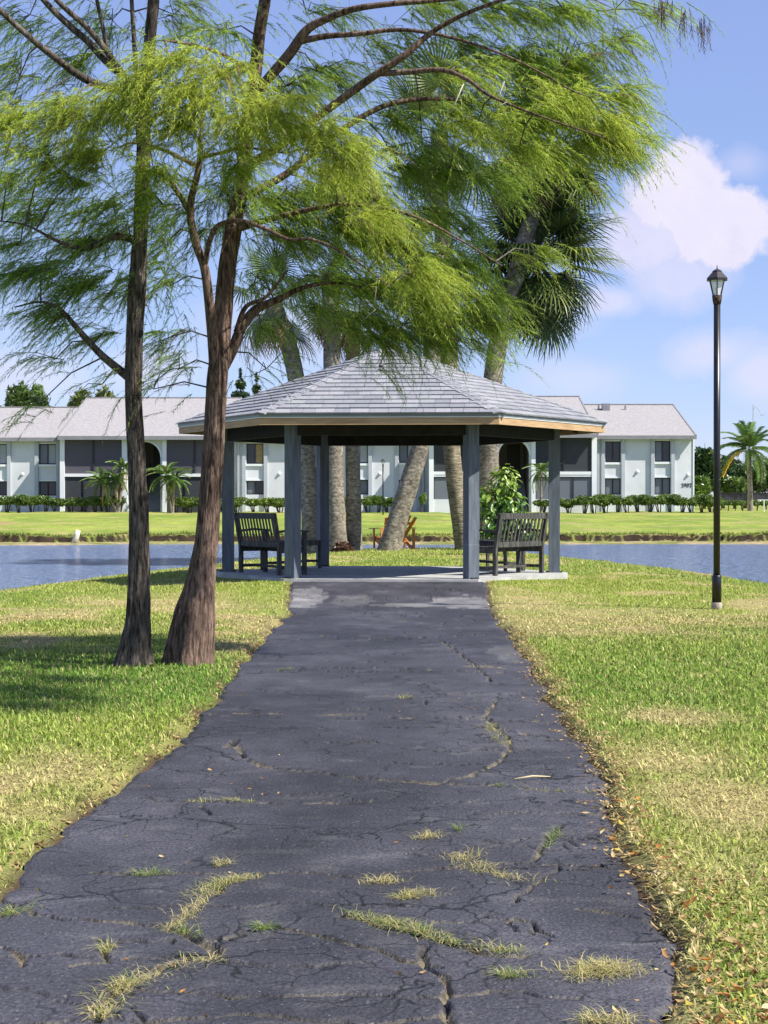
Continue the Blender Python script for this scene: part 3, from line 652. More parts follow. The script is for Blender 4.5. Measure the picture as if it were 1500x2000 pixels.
# ------------------------------------------------------------------ lamp post on the right lawn
def lamp_post(base, h, label, detail=True, s=1.0, group='lamp posts round the pond'):
    t = empty('lamp_post', base, .35, label=label, cat='lamp post', group=group)
    rp = .041 * s
    MB().tube([(0, 0, .1), (0, 0, h - .46)], [rp, rp], 20, True).build('pole', M_black, t, True)
    if detail:
        MB().tube([(0, 0, .09), (0, 0, .41), (0, 0, .43)], [.058, .058, .047], 20).build('pole_sleeve', M_black, t, True)
        MB().tube([(0, 0, -.05), (0, 0, .07), (0, 0, .10)], [.068, .066, .055], 16).build('footing', mat('footing_concrete', (.36, .31, .26), .9, .25, 14), t, True)
    z0 = h - .46
    MB().tube([(0, 0, z0 - .02), (0, 0, z0 + .03), (0, 0, z0 + .09)], [rp * 1.1, rp * 1.35, .062 * s], 12).build('collar', M_rust if detail else M_black, t, True)
    zb, zt, rb, rt = z0 + .09, z0 + .285, .052 * s, .098 * s
    n = 6; P = lambda r, k, z: Vector((r * math.cos(2 * math.pi * k / n), r * math.sin(2 * math.pi * k / n), z))
    lan = MB().tube([(0, 0, zb - .015), (0, 0, zb)], [.064 * s, .064 * s], n).build('lantern_base', M_black, t)
    g = bpy.data.materials.get('lantern_glass')
    if not g:
        g = bpy.data.materials.new('lantern_glass'); g.use_nodes = True; bb = g.node_tree.nodes['Principled BSDF']
        bb.inputs['Base Color'].default_value = (.9, .92, .95, 1); bb.inputs['Roughness'].default_value = .4; bb.inputs['Alpha'].default_value = .62
    for k in range(n):
        MB().add([P(rb, k, zb), P(rb, k + 1, zb), P(rt, k + 1, zt), P(rt, k, zt)], [(0, 1, 2, 3)]).build('pane', g, t)
        MB().bar(P(rb * 1.04, k, zb), P(rt * 1.04, k, zt), .011 * s, .011 * s).build('lantern_bar', M_black, t)
    MB().tube([(0, 0, zb), (0, 0, zb + .05), (0, 0, zb + .085), (0, 0, zb + .11)], [.016, .018, .026, .006], 10).build('bulb', mat('bulb_glass', (.5, .5, .48), .2), t, True)
    MB().tube([(0, 0, zt - .012), (0, 0, zt + .012), (0, 0, zt + .09), (0, 0, zt + .10), (0, 0, zt + .125)], [.142 * s, .142 * s, .066 * s, .066 * s, .03 * s], n).build('lantern_roof', mat('lantern_roof', (.035, .03, .034), .4, .2, 9), t)
    MB().tube([(0, 0, zt + .12), (0, 0, zt + .175)], [.009, .005], 8).build('finial', M_black, t, True)
    return t
px, py = GP(1400, 1194); lamp_post((px, py, .02), 4.24, 'tall black lamp post with a six-sided lantern on the right lawn')
Yf = 100.; zf = float(far_z(np.array([-.06]), np.array([Yf]))[0]); lamp_post((-.06, Yf, zf), 3.55, 'small distant lamp post on the far bank seen between the gazebo posts', False, 1.0)

# ------------------------------------------------------------------ apartment building
YB, YP, YR = 113.0, 111.2, 121.5           # wing front, projecting front, ridge
def bx(u, Y=YB): return (u - 750) / F * Y
def bz(v, Y=YB): return CAMH - (v - HZ) / F * Y
GZ = bz(999) - .25
bl = empty('apartment_building', (0, YB, GZ), label='long pale two-storey apartment building with grey roofs across the pond', cat='building')
BI = Vector((0, -YB, -GZ))
def bpart(mb, name, m, parent=None, **kw):
    mb.v = [tuple(Vector(p) + BI) for p in mb.v]; return mb.build(name, m, parent or bl, **kw)
def wall(x0, x1, z0, z1, y, holes, depth=.22):
    xs_ = sorted({x0, x1, *[h[0] for h in holes], *[h[1] for h in holes]}); zs = sorted({z0, z1, *[h[2] for h in holes], *[h[3] for h in holes]})
    m = MB()
    for a, b_ in zip(xs_[:-1], xs_[1:]):
        for c_, d in zip(zs[:-1], zs[1:]):
            cx, cz = (a + b_) / 2, (c_ + d) / 2
            if any(h[0] < cx < h[1] and h[2] < cz < h[3] for h in holes): continue
            m.add([(a, y, c_), (b_, y, c_), (b_, y, d), (a, y, d)], [(0, 1, 2, 3)])
    for (a, b_, c_, d) in holes:
        e = y + depth
        m.add([(a, y, c_), (b_, y, c_), (b_, y, d), (a, y, d), (a, e, c_), (b_, e, c_), (b_, e, d), (a, e, d)], [(0, 4, 5, 1), (1, 5, 6, 2), (2, 6, 7, 3), (3, 7, 4, 0)])
    return m
def window(x0, x1, z0, z1, y, lm=M_pane, rm=M_pane, sill=True):
    w = MB(); t = .07; f = y + .10
    w.b2(x0, x1, f, f + .06, z1 - t, z1); w.b2(x0, x1, f, f + .06, z0, z0 + t); w.b2(x0, x0 + t, f, f + .06, z0 + t, z1 - t); w.b2(x1 - t, x1, f, f + .06, z0 + t, z1 - t)
    xm = (x0 + x1) / 2; w.b2(xm - t / 2, xm + t / 2, f, f + .06, z0 + t, z1 - t)
    o = bpart(w, 'window', M_frame)
    for a, b_, m in ((x0, xm, lm), (xm, x1, rm)):
        bpart(MB().b2(a + .02, b_ - .02, f + .07, f + .085, z0 + .02, z1 - .02), 'pane', m, o)
    if sill: bpart(MB().b2(x0 - .1, x1 + .1, y - .10, y + .09, z0 - .15, z0 - .003), 'sill', M_trim, o)
    return o
def wing(u0, u1, bays, ve=857, ends=(0, 0)):
    x0, x1, zt = bx(u0), bx(u1), bz(ve); holes = []; WN = []
    for (uc, hw, vu0, vu1, vl0, vl1, lu, ru, ll, rl) in bays:
        a, b_ = bx(uc - hw), bx(uc + hw)
        h1, h2 = (a, b_, bz(vu1), bz(vu0)), (a, b_, bz(vl1), bz(vl0)); holes += [h1, h2]; WN.append((h1, h2, lu, ru, ll, rl, uc, hw))
    bpart(wall(x0, x1, GZ - .5, zt, YB, holes), 'wall', M_stucco)
    for h1, h2, lu, ru, ll, rl, uc, hw in WN:
        window(*h1, YB, lu, ru); window(*h2, YB, ll, rl, False)
        for s in (-1, 1):
            a = bx(uc + s * (hw + 4.2)); bpart(MB().b2(a - .12, a + .12, YB - .16, YB - .004, GZ - .4, zt - .02), 'pilaster', M_band)
            a2 = bx(uc + s * (hw + .9)); bpart(MB().b2(a2 - .04, a2 + .04, YB - .05, YB - .003, h1[2], h1[3]), 'window_trim', M_trim)
        bpart(MB().b2(h1[0], h1[1], YB - .05, YB - .003, h1[3], h1[3] + .09), 'window_trim', M_trim)
        bpart(MB().b2(h2[0], h2[1], YB - .05, YB - .003, h2[3] + .003, h2[3] + .11), 'window_trim', M_trim)
P_, Bd, G_ = M_pane, M_pane_b, M_pane_g
wing(-170, 117, [(93, 17, 867, 907, 940, 968, G_, Bd, P_, P_), (-3, 17, 867, 907, 940, 968, P_, Bd, P_, P_), (-100, 17, 867, 907, 940, 968, P_, P_, P_, P_)])
wing(442, 838, [(498, 17, 866, 906, 939, 966, P_, M_curtain, G_, P_), (600, 17, 866, 906, 939, 966, Bd, Bd, P_, G_), (702, 17, 865, 905, 937, 966, G_, Bd, P_, G_), (796, 17, 864, 904, 937, 972, G_, Bd, P_, G_)])
wing(1165, 1353, [(1197, 15.5, 862, 903, 934, 966, P_, P_, G_, G_), (1294, 15.5, 861, 902, 933, 966, G_, P_, G_, G_)], 853)
# plain end wall and far side of the block
bpart(MB().b2(bx(-170), bx(1353) - .02, YB + 12, YB + 17, GZ - .5, bz(858)), 'rear_block', M_stucco)
x1 = bx(1353); bpart(MB().add([(x1, YB, GZ - .5), (x1, YB + 17, GZ - .5), (x1, YB + 17, bz(853)), (x1, YB + 8.5, 8.3), (x1, YB, bz(853))], [(0, 1, 2, 3, 4)]), 'end_wall', M_stucco)
bpart(MB().b2(x1 + .003, x1 + .1, YB - .05, YB + .1, GZ, bz(856)), 'corner_board', M_trim)
# roofs: (u0,u1 at the eave plane, eave v, ridge z, front plane)
def gable(u0, u1, ve, zr, yf, name='roof', over=.45):
    x0, x1 = bx(u0, yf), bx(u1, yf); ze = bz(ve, yf); ye = yf - over; th = .16
    V = [(x0, ye, ze), (x1, ye, ze), (x1, YR, zr), (x0, YR, zr), (x0, 2 * YR - ye, ze), (x1, 2 * YR - ye, ze)]
    Vb = [(a, b_, c_ - th) for a, b_, c_ in V]
    o = bpart(MB().add(V + Vb, [(0, 1, 2, 3), (3, 2, 5, 4), (7, 6, 9, 8), (8, 9, 10, 11), (0, 3, 9, 6), (3, 4, 10, 9), (1, 7, 8, 2), (2, 8, 11, 5)]), name, M_roof2)
    bpart(MB().b2(x0 - .03, x1 + .03, ye - .06, ye + .002, ze - th - .10, ze - .005), 'gutter', M_edge, o)
    for xx in (x0, x1):
        bpart(MB().bar((xx, ye, ze + .0), (xx, YR, zr + .0), .1, .07), 'verge_board', M_edge, o)
    bpart(MB().bar((x0, YR, zr + .02), (x1, YR, zr + .02), .3, .06), 'ridge_cap', M_roof2, o)
    # gable triangle wall
    for xx in (x0 + .1, x1 - .1):
        bpart(MB().add([(xx, yf + .4, ze - .2), (xx, 2 * YR - yf, ze - .2), (xx, YR, zr - .2)], [(0, 1, 2)]), 'gable_wall', M_stucco, o)
    return o
gable(-172, 122, 855, 8.35, YB); gable(436, 842, 855, 8.35, YB); rw = gable(1160, 1357, 851, 8.55, YB)
gable(116, 446, 852, 9.05, YP); gable(836, 1166, 848, 9.15, YP)
for (u, v, w, h) in [(1183, 795, .55, .45), (1169, 797, .12, .35), (1221, 800, .12, .3)]:
    Yv = YR - 1.6; zz = 8.55 - 1.6 * (8.55 - bz(851)) / (YR - YB + .45)
    bpart(MB().b2(bx(u, Yv) - w / 2, bx(u, Yv) + w / 2, Yv - w / 2, Yv + w / 2, zz - .1, zz + h), 'roof_vent', M_edge, rw)
# projecting porch blocks: columns, slab, screened balconies, arch and stair
def porch(u0, upper, lower, va):
    """u0: left edge at the projecting plane; width 328 px"""
    X = lambda u: bx(u0 + u, YP); Zv = lambda v: bz(v, YP)
    zt, zs1, zs0 = Zv(va), Zv(va + 70), Zv(va + 76)
    for a, b_ in ((0, 9), (121, 132), (200, 208), (318, 328)):
        bpart(MB().b2(X(a), X(b_), YP, YP + .35, GZ - .5, zt), 'column', M_trim)
    for a, b_ in ((9, 121), (208, 318)):
        bpart(MB().b2(X(a), X(b_), YP + .02, YP + 3, zs0, zs1), 'balcony_slab', M_trim)
        bpart(MB().b2(X(a), X(b_), YP + 2.6, YP + 2.7, GZ - .4, zt), 'porch_back_wall', M_inner)
        for k, (c_, d) in enumerate(((.12, .46), (.56, .9))):
            for z0, z1 in ((zs1 + .05, zs1 + 2.0), (GZ + .3, zs0 - .35)):
                bpart(MB().b2(X(a + c_ * (b_ - a)), X(a + d * (b_ - a)), YP + 2.54, YP + 2.59, z0, z1), 'sliding_door', (M_pane, M_pane_g)[k])
        sm, sl = (upper, lower)
        bpart(MB().b2(X(a) + .02, X(b_) - .02, YP + .12, YP + .13, zs1 + .01, zt), 'screen_panel', sm)
        rl = MB(); zr_ = zs1 + 1.0
        rl.b2(X(a), X(b_), YP + .14, YP + .2, zr_ - .05, zr_ + .03)
        nP = 26
        for i in range(nP): xx = X(a) + (i + .5) * (X(b_) - X(a)) / nP; rl.b2(xx - .02, xx + .02, YP + .15, YP + .18, zs1 + .02, zr_ - .05)
        bpart(rl, 'railing', M_rail)
        fr = MB(); xm = (X(a) + X(b_)) / 2; fr.b2(xm - .05, xm + .05, YP + .05, YP + .115, zs1 + .01, zt); fr.b2(X(a), X(b_), YP + .05, YP + .115, zt - .08, zt - .001); bpart(fr, 'screen_frame', M_frame)
        if lower is not None:
            bpart(MB().b2(X(a) + .02, X(b_) - .02, YP + .12, YP + .13, GZ - .2, zs0 - .01), 'screen_panel', sl)
            fr = MB()
            for k in (1, 2): xx = X(a + k * (b_ - a) / 3); fr.b2(xx - .04, xx + .04, YP + .05, YP + .115, GZ - .2, zs0 - .005)
            bpart(fr, 'screen_frame', M_frame)
        else:
            zc = Zv(va + 124); bpart(MB().b2(X(a), X(b_), YP + .05, YP + .2, GZ - .4, zc), 'porch_knee_wall', M_stucco)
            for k in range(3):
                xa, xb = X(a + k * (b_ - a) / 3) + .05, X(a + (k + 1) * (b_ - a) / 3) - .05
                o = bpart(MB().b2(xa, xb, YP + .13, YP + .15, zc + .02, zs0 - .22), 'porch_window', M_pane_g)
                fr = MB(); fr.b2(xa - .05, xa, YP + .06, YP + .16, zc, zs0 - .2); fr.b2(xb, xb + .05, YP + .06, YP + .16, zc, zs0 - .2); fr.b2(xa, xb, YP + .06, YP + .16, zs0 - .219, zs0 - .15); bpart(fr, 'porch_window_frame', M_frame, o)
            bpart(MB().b2(X(a), X(b_), YP + .04, YP + .2, zs0 - .148, zs0 - .003), 'porch_lintel', M_stucco)
    # arch wall between u 132 and 200
    xa, xb, xm = X(136), X(196), X(166); rad = (xb - xa) / 2; zc = zt - .28 - rad; m = MB()
    prev = None
    for i in range(17):
        a = math.pi * i / 16; p = (xm - rad * math.cos(a), zc + rad * math.sin(a))
        if prev: m.add([(prev[0], YP + .1, prev[1]), (p[0], YP + .1, p[1]), (p[0], YP + .1, zt), (prev[0], YP + .1, zt), (prev[0], YP + .5, prev[1]), (p[0], YP + .5, p[1])], [(0, 1, 2, 3), (0, 4, 5, 1)])
        prev = p
    m.b2(X(132), xa, YP + .1, YP + .5, GZ - .5, zt - .001); m.b2(xb, X(200), YP + .1, YP + .5, GZ - .5, zt - .001)
    bpart(m, 'arch_wall', M_stucco)
    m = MB()
    for i in range(16):
        a, a2 = math.pi * i / 16, math.pi * (i + 1) / 16; q = lambda r_, an, y: (xm - r_ * math.cos(an), y, zc + r_ * math.sin(an))
        m.add([q(rad, a, YP + .06), q(rad, a2, YP + .06), q(rad + .12, a2, YP + .06), q(rad + .12, a, YP + .06), q(rad, a, YP + .1), q(rad, a2, YP + .1), q(rad + .12, a2, YP + .1), q(rad + .12, a, YP + .1)], [(0, 1, 2, 3), (0, 4, 5, 1), (3, 2, 6, 7)])
    bpart(m, 'arch_moulding', M_trim)
    bpart(MB().b2(X(134), X(198), YP + 5, YP + 5.1, GZ - .4, zt), 'stairwell_wall', M_inner)
    for a in (134, 197): bpart(MB().b2(X(a), X(a + 1), YP + .51, YP + 5, GZ - .4, zt), 'stairwell_side', M_inner)
    bpart(MB().b2(xm - .1, xm + .8, YP + 4.9, YP + 4.98, zs1, zs1 + 2.0), 'stairwell_door', M_frame)
    for i in range(13):
        bpart(MB().b2(xm - .15, xb - .02, YP + .8 + i * .27, YP + .8 + (i + 1) * .27 + .02, GZ - .1, GZ + .05 + (i + 1) * .19), 'step', M_step)
    bpart(MB().bar((xm - .2, YP + .8, GZ + 1.1), (xm - .2, YP + 4.3, GZ + 3.6), .06, .08), 'stair_rail', M_rail)
porch(117, M_screen, M_screen2, 855)
porch(838, M_screen2, None, 851)
# downspouts, wall lights, house number
for u, ya in ((113, YB), (466, YB), (1168, YB), (826, YB)):
    bpart(MB().b2(bx(u) - .07, bx(u) + .07, ya - .17, ya - .05, GZ, bz(858)), 'downspout', M_band)
for u, v in ((44, 926), (546, 925), (742, 925), (1245, 921), (1344, 927)):
    bpart(MB().tube([(bx(u), YB - .12, bz(v)), (bx(u), YB - .003, bz(v))], [.07, .12], 8), 'wall_light', M_trim)
cu = bpy.data.curves.new('house_number', 'FONT'); cu.body = '2902'; cu.size = .37; cu.extrude = .012; cu.align_x = 'CENTER'
to = bpy.data.objects.new('tmp', cu); COL.objects.link(to)
bpy.context.view_layer.update()
tm = bpy.data.meshes.new_from_object(to.evaluated_get(bpy.context.evaluated_depsgraph_get())); bpy.data.objects.remove(to)
tm.materials.clear(); tm.materials.append(M_frame)
o = link(bpy.data.objects.new('house_number', tm), parent=bl, label='dark house number on the right end wall'); o.rotation_euler = (R(90), 0, 0); o.location = Vector((bx(1341), YB - .02, bz(951))) + BI

# ------------------------------------------------------------------ far greenery
def leaf_cloud(blobs, n, size, c0, c1, seed=0, flat=.6):
    """small leaf faces spread through uneven clumps; blobs = (x,y,z,rx,ry,rz)"""
    r = np.random.default_rng(seed); B = np.array(blobs, float); vol = (B[:, 3] * B[:, 5]) ; idx = r.choice(len(B), n, p=vol / vol.sum()); b_ = B[idx]
    d = r.normal(size=(n, 3)); d /= np.linalg.norm(d, axis=1)[:, None]; rad = r.random(n) ** .38
    rad = rad * (.8 + .4 * fbm(d[:, 0] * 2.5 + idx, d[:, 2] * 2.5, seed + 5, 3) / .5 * .6)
    P = b_[:, :3] + d * rad[:, None] * b_[:, 3:6]
    a = r.normal(size=(n, 3)); a /= np.linalg.norm(a, axis=1)[:, None]; t = r.normal(size=(n, 3)); t -= a * (t * a).sum(1)[:, None]; t /= np.linalg.norm(t, axis=1)[:, None]
    s = size * (.6 + .8 * r.random(n))[:, None]; w = np.cross(a, t)
    V = np.stack([P - t * s, P + w * s * flat * .5, P + t * s, P - w * s * flat * .5], 1).reshape(-1, 3)
    i = np.arange(n) * 4; Fs = np.concatenate([np.stack([i, i + 1, i + 2], 1), np.stack([i, i + 2, i + 3], 1)])
    clump = fbm(P[:, 0] * 1.2 + 9, P[:, 2] * 1.2, seed + 9, 2); k = np.clip(r.random(n) * .7 + (clump - .4) * 1.2, 0, 1)
    return V, Fs, np.repeat(lerp3(c0, c1, k), 4, 0)
def far_tree(name, u, vtop, vbot, wpx, Y, label, cat, c0, c1, seed, n=5000, size=.3, group=None, conical=False, kind_blobs=7):
    z1, z0 = bz(vtop, Y), bz(vbot, Y); cx = bx(u, Y); w = wpx / F * Y; H = z1 - z0; r = random.Random(seed)
    t = empty(name, (cx, Y, z0 - .1), label=label, cat=cat, group=group)
    blobs = []
    if conical:
        L = 11
        for i in range(L):
            f = i / (L - 1); blobs.append((0, 0, H * (.12 + .84 * f), w / 2 * (1 - f) + .12, w / 2 * (1 - f) + .12, H * .035 + .05))
    else:
        for i in range(kind_blobs):
            an = r.uniform(0, 6.28); q = r.uniform(.2, .55); blobs.append((w * .5 * q * 1.3 * math.cos(an), w * .4 * q * math.sin(an), H * r.uniform(.42, .8), w * r.uniform(.2, .32), w * r.uniform(.2, .3), H * r.uniform(.14, .24)))
        blobs.append((0, 0, H * .6, w * .35, w * .33, H * .32))
    V, Fs, C = leaf_cloud(blobs, n, size, c0, c1, seed)
    obj_np('crown', V, Fs, M_shrub, C, parent=t)
    tr = MB().tube([(0, 0, -.3), (.05, 0, H * .3), (-.03, .05, H * .6), (0, 0, H * .9)], [w * .035 + .06, w * .028 + .05, w * .02 + .03, .02], 8)
    for i in range(5):
        an = r.uniform(0, 6.28); h0 = H * r.uniform(.25, .55); tr.tube([(0, 0, h0), (w * .2 * math.cos(an), w * .2 * math.sin(an), h0 + H * .16), (w * .36 * math.cos(an), w * .36 * math.sin(an), h0 + H * .2)], [w * .016 + .02, w * .01 + .015, .01], 6)
    tr.build('trunk', M_barkA, t, True); return t
DG, MG, LG = (.018, .04, .012), (.06, .12, .025), (.12, .2, .035)
for i, (u, vt, vb, w, Y, c0, c1, lab) in enumerate([
        (1375, 872, 985, 70, 150, DG, MG, 'dark leafy tree right behind the building end wall'), (1412, 880, 985, 80, 165, DG, (.07, .11, .03), 'dark leafy tree behind the near lamp post'),
        (1455, 895, 985, 90, 158, DG, MG, 'dark leafy tree behind the palm with the yellow frond'), (1510, 880, 985, 90, 170, DG, (.05, .1, .03), 'dark leafy tree cut by the right picture edge'),
        (1372, 925, 978, 44, 135, (.05, .1, .02), (.2, .3, .05), 'bright light-green bush beside the house number'), (1435, 925, 985, 60, 150, (.05, .09, .02), (.16, .24, .05), 'light green bush under the tree left of the right palm')]):
    far_tree('leafy_tree' if i < 4 else 'bush', u, vt, vb, w, Y, lab, 'tree' if i < 4 else 'bush', c0, c1, 40 + i, 5200, .26, 'trees beyond the right end of the building' if i < 4 else None)
far_tree('leafy_tree', 55, 748, 985, 95, 170, 'round leafy tree above the left roof', 'tree', (.035, .065, .015), (.13, .2, .045), 51, 9000, .35)
far_tree('leafy_tree', 150, 752, 985, 80, 175, 'yellowish tree above the left roof, left of the thinner trunk', 'tree', (.06, .08, .015), (.2, .22, .05), 52, 7000, .35)
far_tree('leafy_tree', 208, 748, 985, 70, 180, 'yellowish tree above the roof, close left of the thinner trunk', 'tree', (.06, .08, .015), (.2, .22, .05), 53, 7000, .35)
far_tree('leafy_tree', 310, 768, 985, 60, 180, 'low treetop above the roof between the two near trunks', 'tree', (.04, .06, .015), (.13, .18, .04), 54, 5000, .35)
far_tree('leafy_tree', -10, 765, 985, 60, 175, 'treetop at the left picture edge above the roof', 'tree', (.03, .06, .015), (.12, .19, .04), 55, 6000, .35)
far_tree('leafy_tree', 505, 766, 985, 60, 185, 'light green treetop above the roof left of the gazebo', 'tree', (.06, .1, .02), (.2, .28, .05), 56, 6000, .35)
far_tree('conifer', 470, 716, 985, 170, 190, 'taller dark layered conifer above the roof', 'conifer', (.015, .035, .012), (.05, .09, .03), 57, 18000, .24, conical=True)
far_tree('conifer', 501, 726, 985, 120, 195, 'shorter dark layered conifer above the roof nearest the gazebo', 'conifer', (.015, .035, .012), (.05, .09, .03), 58, 15000, .24, conical=True)

# clipped hedge shrubs along the building
def shrub_proto(seed, w, h, c0, c1, n=900):
    r = random.Random(seed); bl_ = [(r.uniform(-.25, .25) * w, r.uniform(-.1, .1), h * r.uniform(.6, .8), w * .33, .4, h * .24) for _ in range(4)]
    V, Fs, C = leaf_cloud(bl_, n, .1, c0, c1, seed); V[:, 2] = np.minimum(V[:, 2], h + .03 * rng.random(len(V)))
    st = MB()
    for i in range(4):
        a = r.uniform(-.3, .3) * w; st.tube([(a * .3, 0, -.1), (a * .7, r.uniform(-.1, .1), h * .4), (a * 1.4, 0, h * .75)], [.03, .025, .012], 5)
    return mesh_np('foliage', V, Fs, M_shrub, C), st.mesh('stems', M_twig)
SP = [shrub_proto(60 + i, .95, .95, (.05, .10, .022), (.22, .31, .065)) for i in range(3)] + [shrub_proto(70 + i, .95, .95, (.05, .10, .02), (.2, .27, .05)) for i in range(2)]
HG = [('right wing', [(1140, 1), (1162, 0), (1183, 4), (1205, 1), (1226, 0), (1247, 2), (1268, 1), (1289, 0), (1310, 2), (1331, 1), (1352, 0), (1372, 2), (1390, 4)], 968, 109.2, 'clipped shrub in the hedge below the right wing of the building'),
      ('middle', [(463, 4), (497, 3), (525, 3), (548, 4), (720, 0), (738, 1), (757, 2), (776, 0), (612, 0), (640, 1), (668, 2)], 970, 110.3, 'clipped shrub by the middle wing wall seen behind the gazebo'),
      ('left', [(-14, 0), (12, 1), (38, 2), (64, 0), (88, 1), (108, 2), (140, 0), (164, 1), (188, 2), (212, 0), (232, 1)], 970, 109.4, 'clipped dark shrub in the hedge below the left screened porch'),
      ('stair', [(345, 0), (370, 4), (392, 1), (412, 2)], 972, 109.6, 'clipped shrub under the screened porch between the two near trunks'),
      ('rp', [(1060, 1), (1085, 0), (1112, 4)], 973, 109.8, 'clipped shrub under the right porch windows')]
for nm, us, vt, Yh, lab in HG:
    for u, si in us:
        x = bx(u, Yh); z0 = float(far_z(np.array([x]), np.array([Yh]))[0]); zt = bz(vt + random.uniform(-3.5, 4.5), Yh)
        t = empty('hedge_shrub', (x, Yh, z0), random.uniform(-.3, .3), label=lab, cat='shrub', group='hedge shrubs: ' + lab)
        t.scale = (random.uniform(1.3, 1.7), 1.3) + (max(.5, (zt - z0) / .95),)
        link(bpy.data.objects.new('foliage', SP[si][0]), parent=t); link(bpy.data.objects.new('stems', SP[si][1]), parent=t)
x, Yh = bx(825, 110.4), 110.4; t = empty('potted_shrub', (x, Yh, float(far_z(np.array([x]), np.array([Yh]))[0])), label='narrow upright shrub beside the balcony column seen right of the leaning palm', cat='shrub'); t.scale = (.6, .6, 1.4)
link(bpy.data.objects.new('foliage', SP[0][0]), parent=t); link(bpy.data.objects.new('stems', SP[0][1]), parent=t)

# dark fence, hedge and post at the far right
t = empty('fence', (bx(1460, 140), 140, .7), label='low dark mesh fence under the trees at the far right', cat='fence')
x0, x1 = -2.6, 6; MB().b2(x0, x1, -.01, .01, .35, 1.35).build('mesh_panel', mat_screen('fence_mesh', (.02, .02, .025), .8), t)
MB().b2(x0, x1, -.03, .03, 1.35, 1.42).build('top_rail', M_rail, t)
for i in range(5): MB().b2(x0 + i * 2.1 - .04, x0 + i * 2.1 + .04, -.04, .04, -.2, 1.45).build('fence_post', M_rail, t)
for i in range(9):
    u = 1408 + i * 14; Yh = 128; x = bx(u, Yh); t = empty('hedge_shrub', (x, Yh, .72), i * .7, label='dark clipped shrub in the low hedge in front of the far right fence', cat='shrub', group='low hedge by the far right fence'); t.scale = (.8, .8, .8)
    link(bpy.data.objects.new('foliage', SP[i % 3][0]), parent=t); link(bpy.data.objects.new('stems', SP[i % 3][1]), parent=t)
p = PX(1492, 988, 118); t = empty('pipe_stand', (p.x, p.y, .68), label='small white pipe stand in front of the far right hedge', cat='pipe')
MB().tube([(0, 0, -.1), (0, 0, .8)], [.04, .04], 8).build('upright', M_trim, t); MB().bar((-.45, 0, .8), (.5, 0, .8), .05, .05).build('crossbar', M_trim, t)
p = PX(1471, 960, 190); t = empty('street_light', (p.x, p.y, .7), label='thin grey street light with a bent arm above the right palm', cat='street light')
MB().tube([(0, 0, -.2), (0, 0, 11.9)], [.09, .05], 8).build('pole', M_band, t)
MB().tube([(0, 0, 11.2), (.15, 0, 11.6), (.4, 0, 11.65), (.9, 0, 10.9)], [.04] * 4, 6).build('arm', M_band, t); MB().box((1.05, 0, 10.7), (.4, .2, .12)).build('lamp_head', M_band, t)
p = PX(1377, 960, 160); MB().tube([(p.x, 160, .7), (p.x, 160, bz(865, 160))], [.06, .05], 6).build('utility_pole', M_band, label='thin distant pole between the building and the near lamp post', cat='pole')

# feather-leaved palms by the building
def pinnate(L, n, ll, droop, seed, c0, c1):
    r = np.random.default_rng(seed); V, Fs, C = [], [], []
    for i in range(n):
        t = .12 + .88 * i / (n - 1); x = L * t * (1 - .12 * t * t); z = L * (.28 * t - droop * t * t)
        for s in (-1, 1):
            l = ll * (1 - .65 * abs(t - .45)) * r.uniform(.85, 1.1); a = r.uniform(.55, .8); b_ = len(V)
            tip = np.array([x + l * a * .75, s * l * .75, z - l * r.uniform(.25, .55)]); base = np.array([x, 0, z]); w = np.array([.022 + ll * .05, 0, .012])
            V += [base - w, base + w, tip]; Fs.append((b_, b_ + 1, b_ + 2)); k = r.random(); cc = np.array(c0) * (1 - k) + np.array(c1) * k; C += [cc] * 3
    for i in range(6):
        t0, t1 = i / 6, (i + 1) / 6; b_ = len(V)
        for t in (t0, t1):
            x = L * t * (1 - .12 * t * t); z = L * (.28 * t - droop * t * t); V += [np.array([x, -.02, z]), np.array([x, .02, z])]
        Fs += [(b_, b_ + 1, b_ + 3), (b_, b_ + 3, b_ + 2)]; C += [np.array(c1) * 1.1] * 4
    return mesh_np('frond', np.array(V), np.array(Fs), M_frond, np.array(C))
PY = [pinnate(1.5, 26, .34, .75, 5, (.06, .13, .03), (.2, .3, .09)), pinnate(1.45, 26, .32, .95, 6, (.06, .12, .03), (.22, .28, .08)), pinnate(1.3, 22, .3, .45, 7, (.07, .15, .03), (.2, .32, .08))]
PYD = pinnate(1.3, 22, .25, 1.3, 8, (.3, .2, .05), (.5, .38, .12))
def feather_palm(name, base, stems, label, nf, fs, protos, dead=2, dmesh=None, tr=.08, group=None):
    t = empty(name, base, label=label, cat='palm', group=group); r = random.Random(int(base[0] * 10) + 5)
    for (dx, dz, sc) in stems:
        pts = [(0 + dx * .04, 0, -.2), (dx * .35, 0, dz * .3), (dx * .75, 0, dz * .65), (dx, 0, dz)]
        MB().tube(spline(pts, 5).tolist(), np.linspace(tr * 1.3, tr * .85, 16).tolist(), 9).build('trunk', M_palm, t, True)
        for i in range(nf):
            m = r.choice(protos); o = link(bpy.data.objects.new('frond', m), parent=t); o.location = (dx, 0, dz)
            o.rotation_euler = (r.uniform(-.2, .2), -r.uniform(-.75, .8) if i % 3 else -r.uniform(.7, 1.25), i * 2.4 + r.uniform(-.3, .3)); o.scale = (fs * sc * r.uniform(.85, 1.1),) * 3
        for i in range(dead):
            o = link(bpy.data.objects.new('frond', dmesh or PYD), parent=t, label='withered yellow frond'); o.location = (dx, 0, dz - .1); o.rotation_euler = (0, R(40), r.uniform(0, 6.28)); o.scale = (fs * sc * .9,) * 3
def fz(x, y): return float(far_z(np.array([x]), np.array([y]))[0])
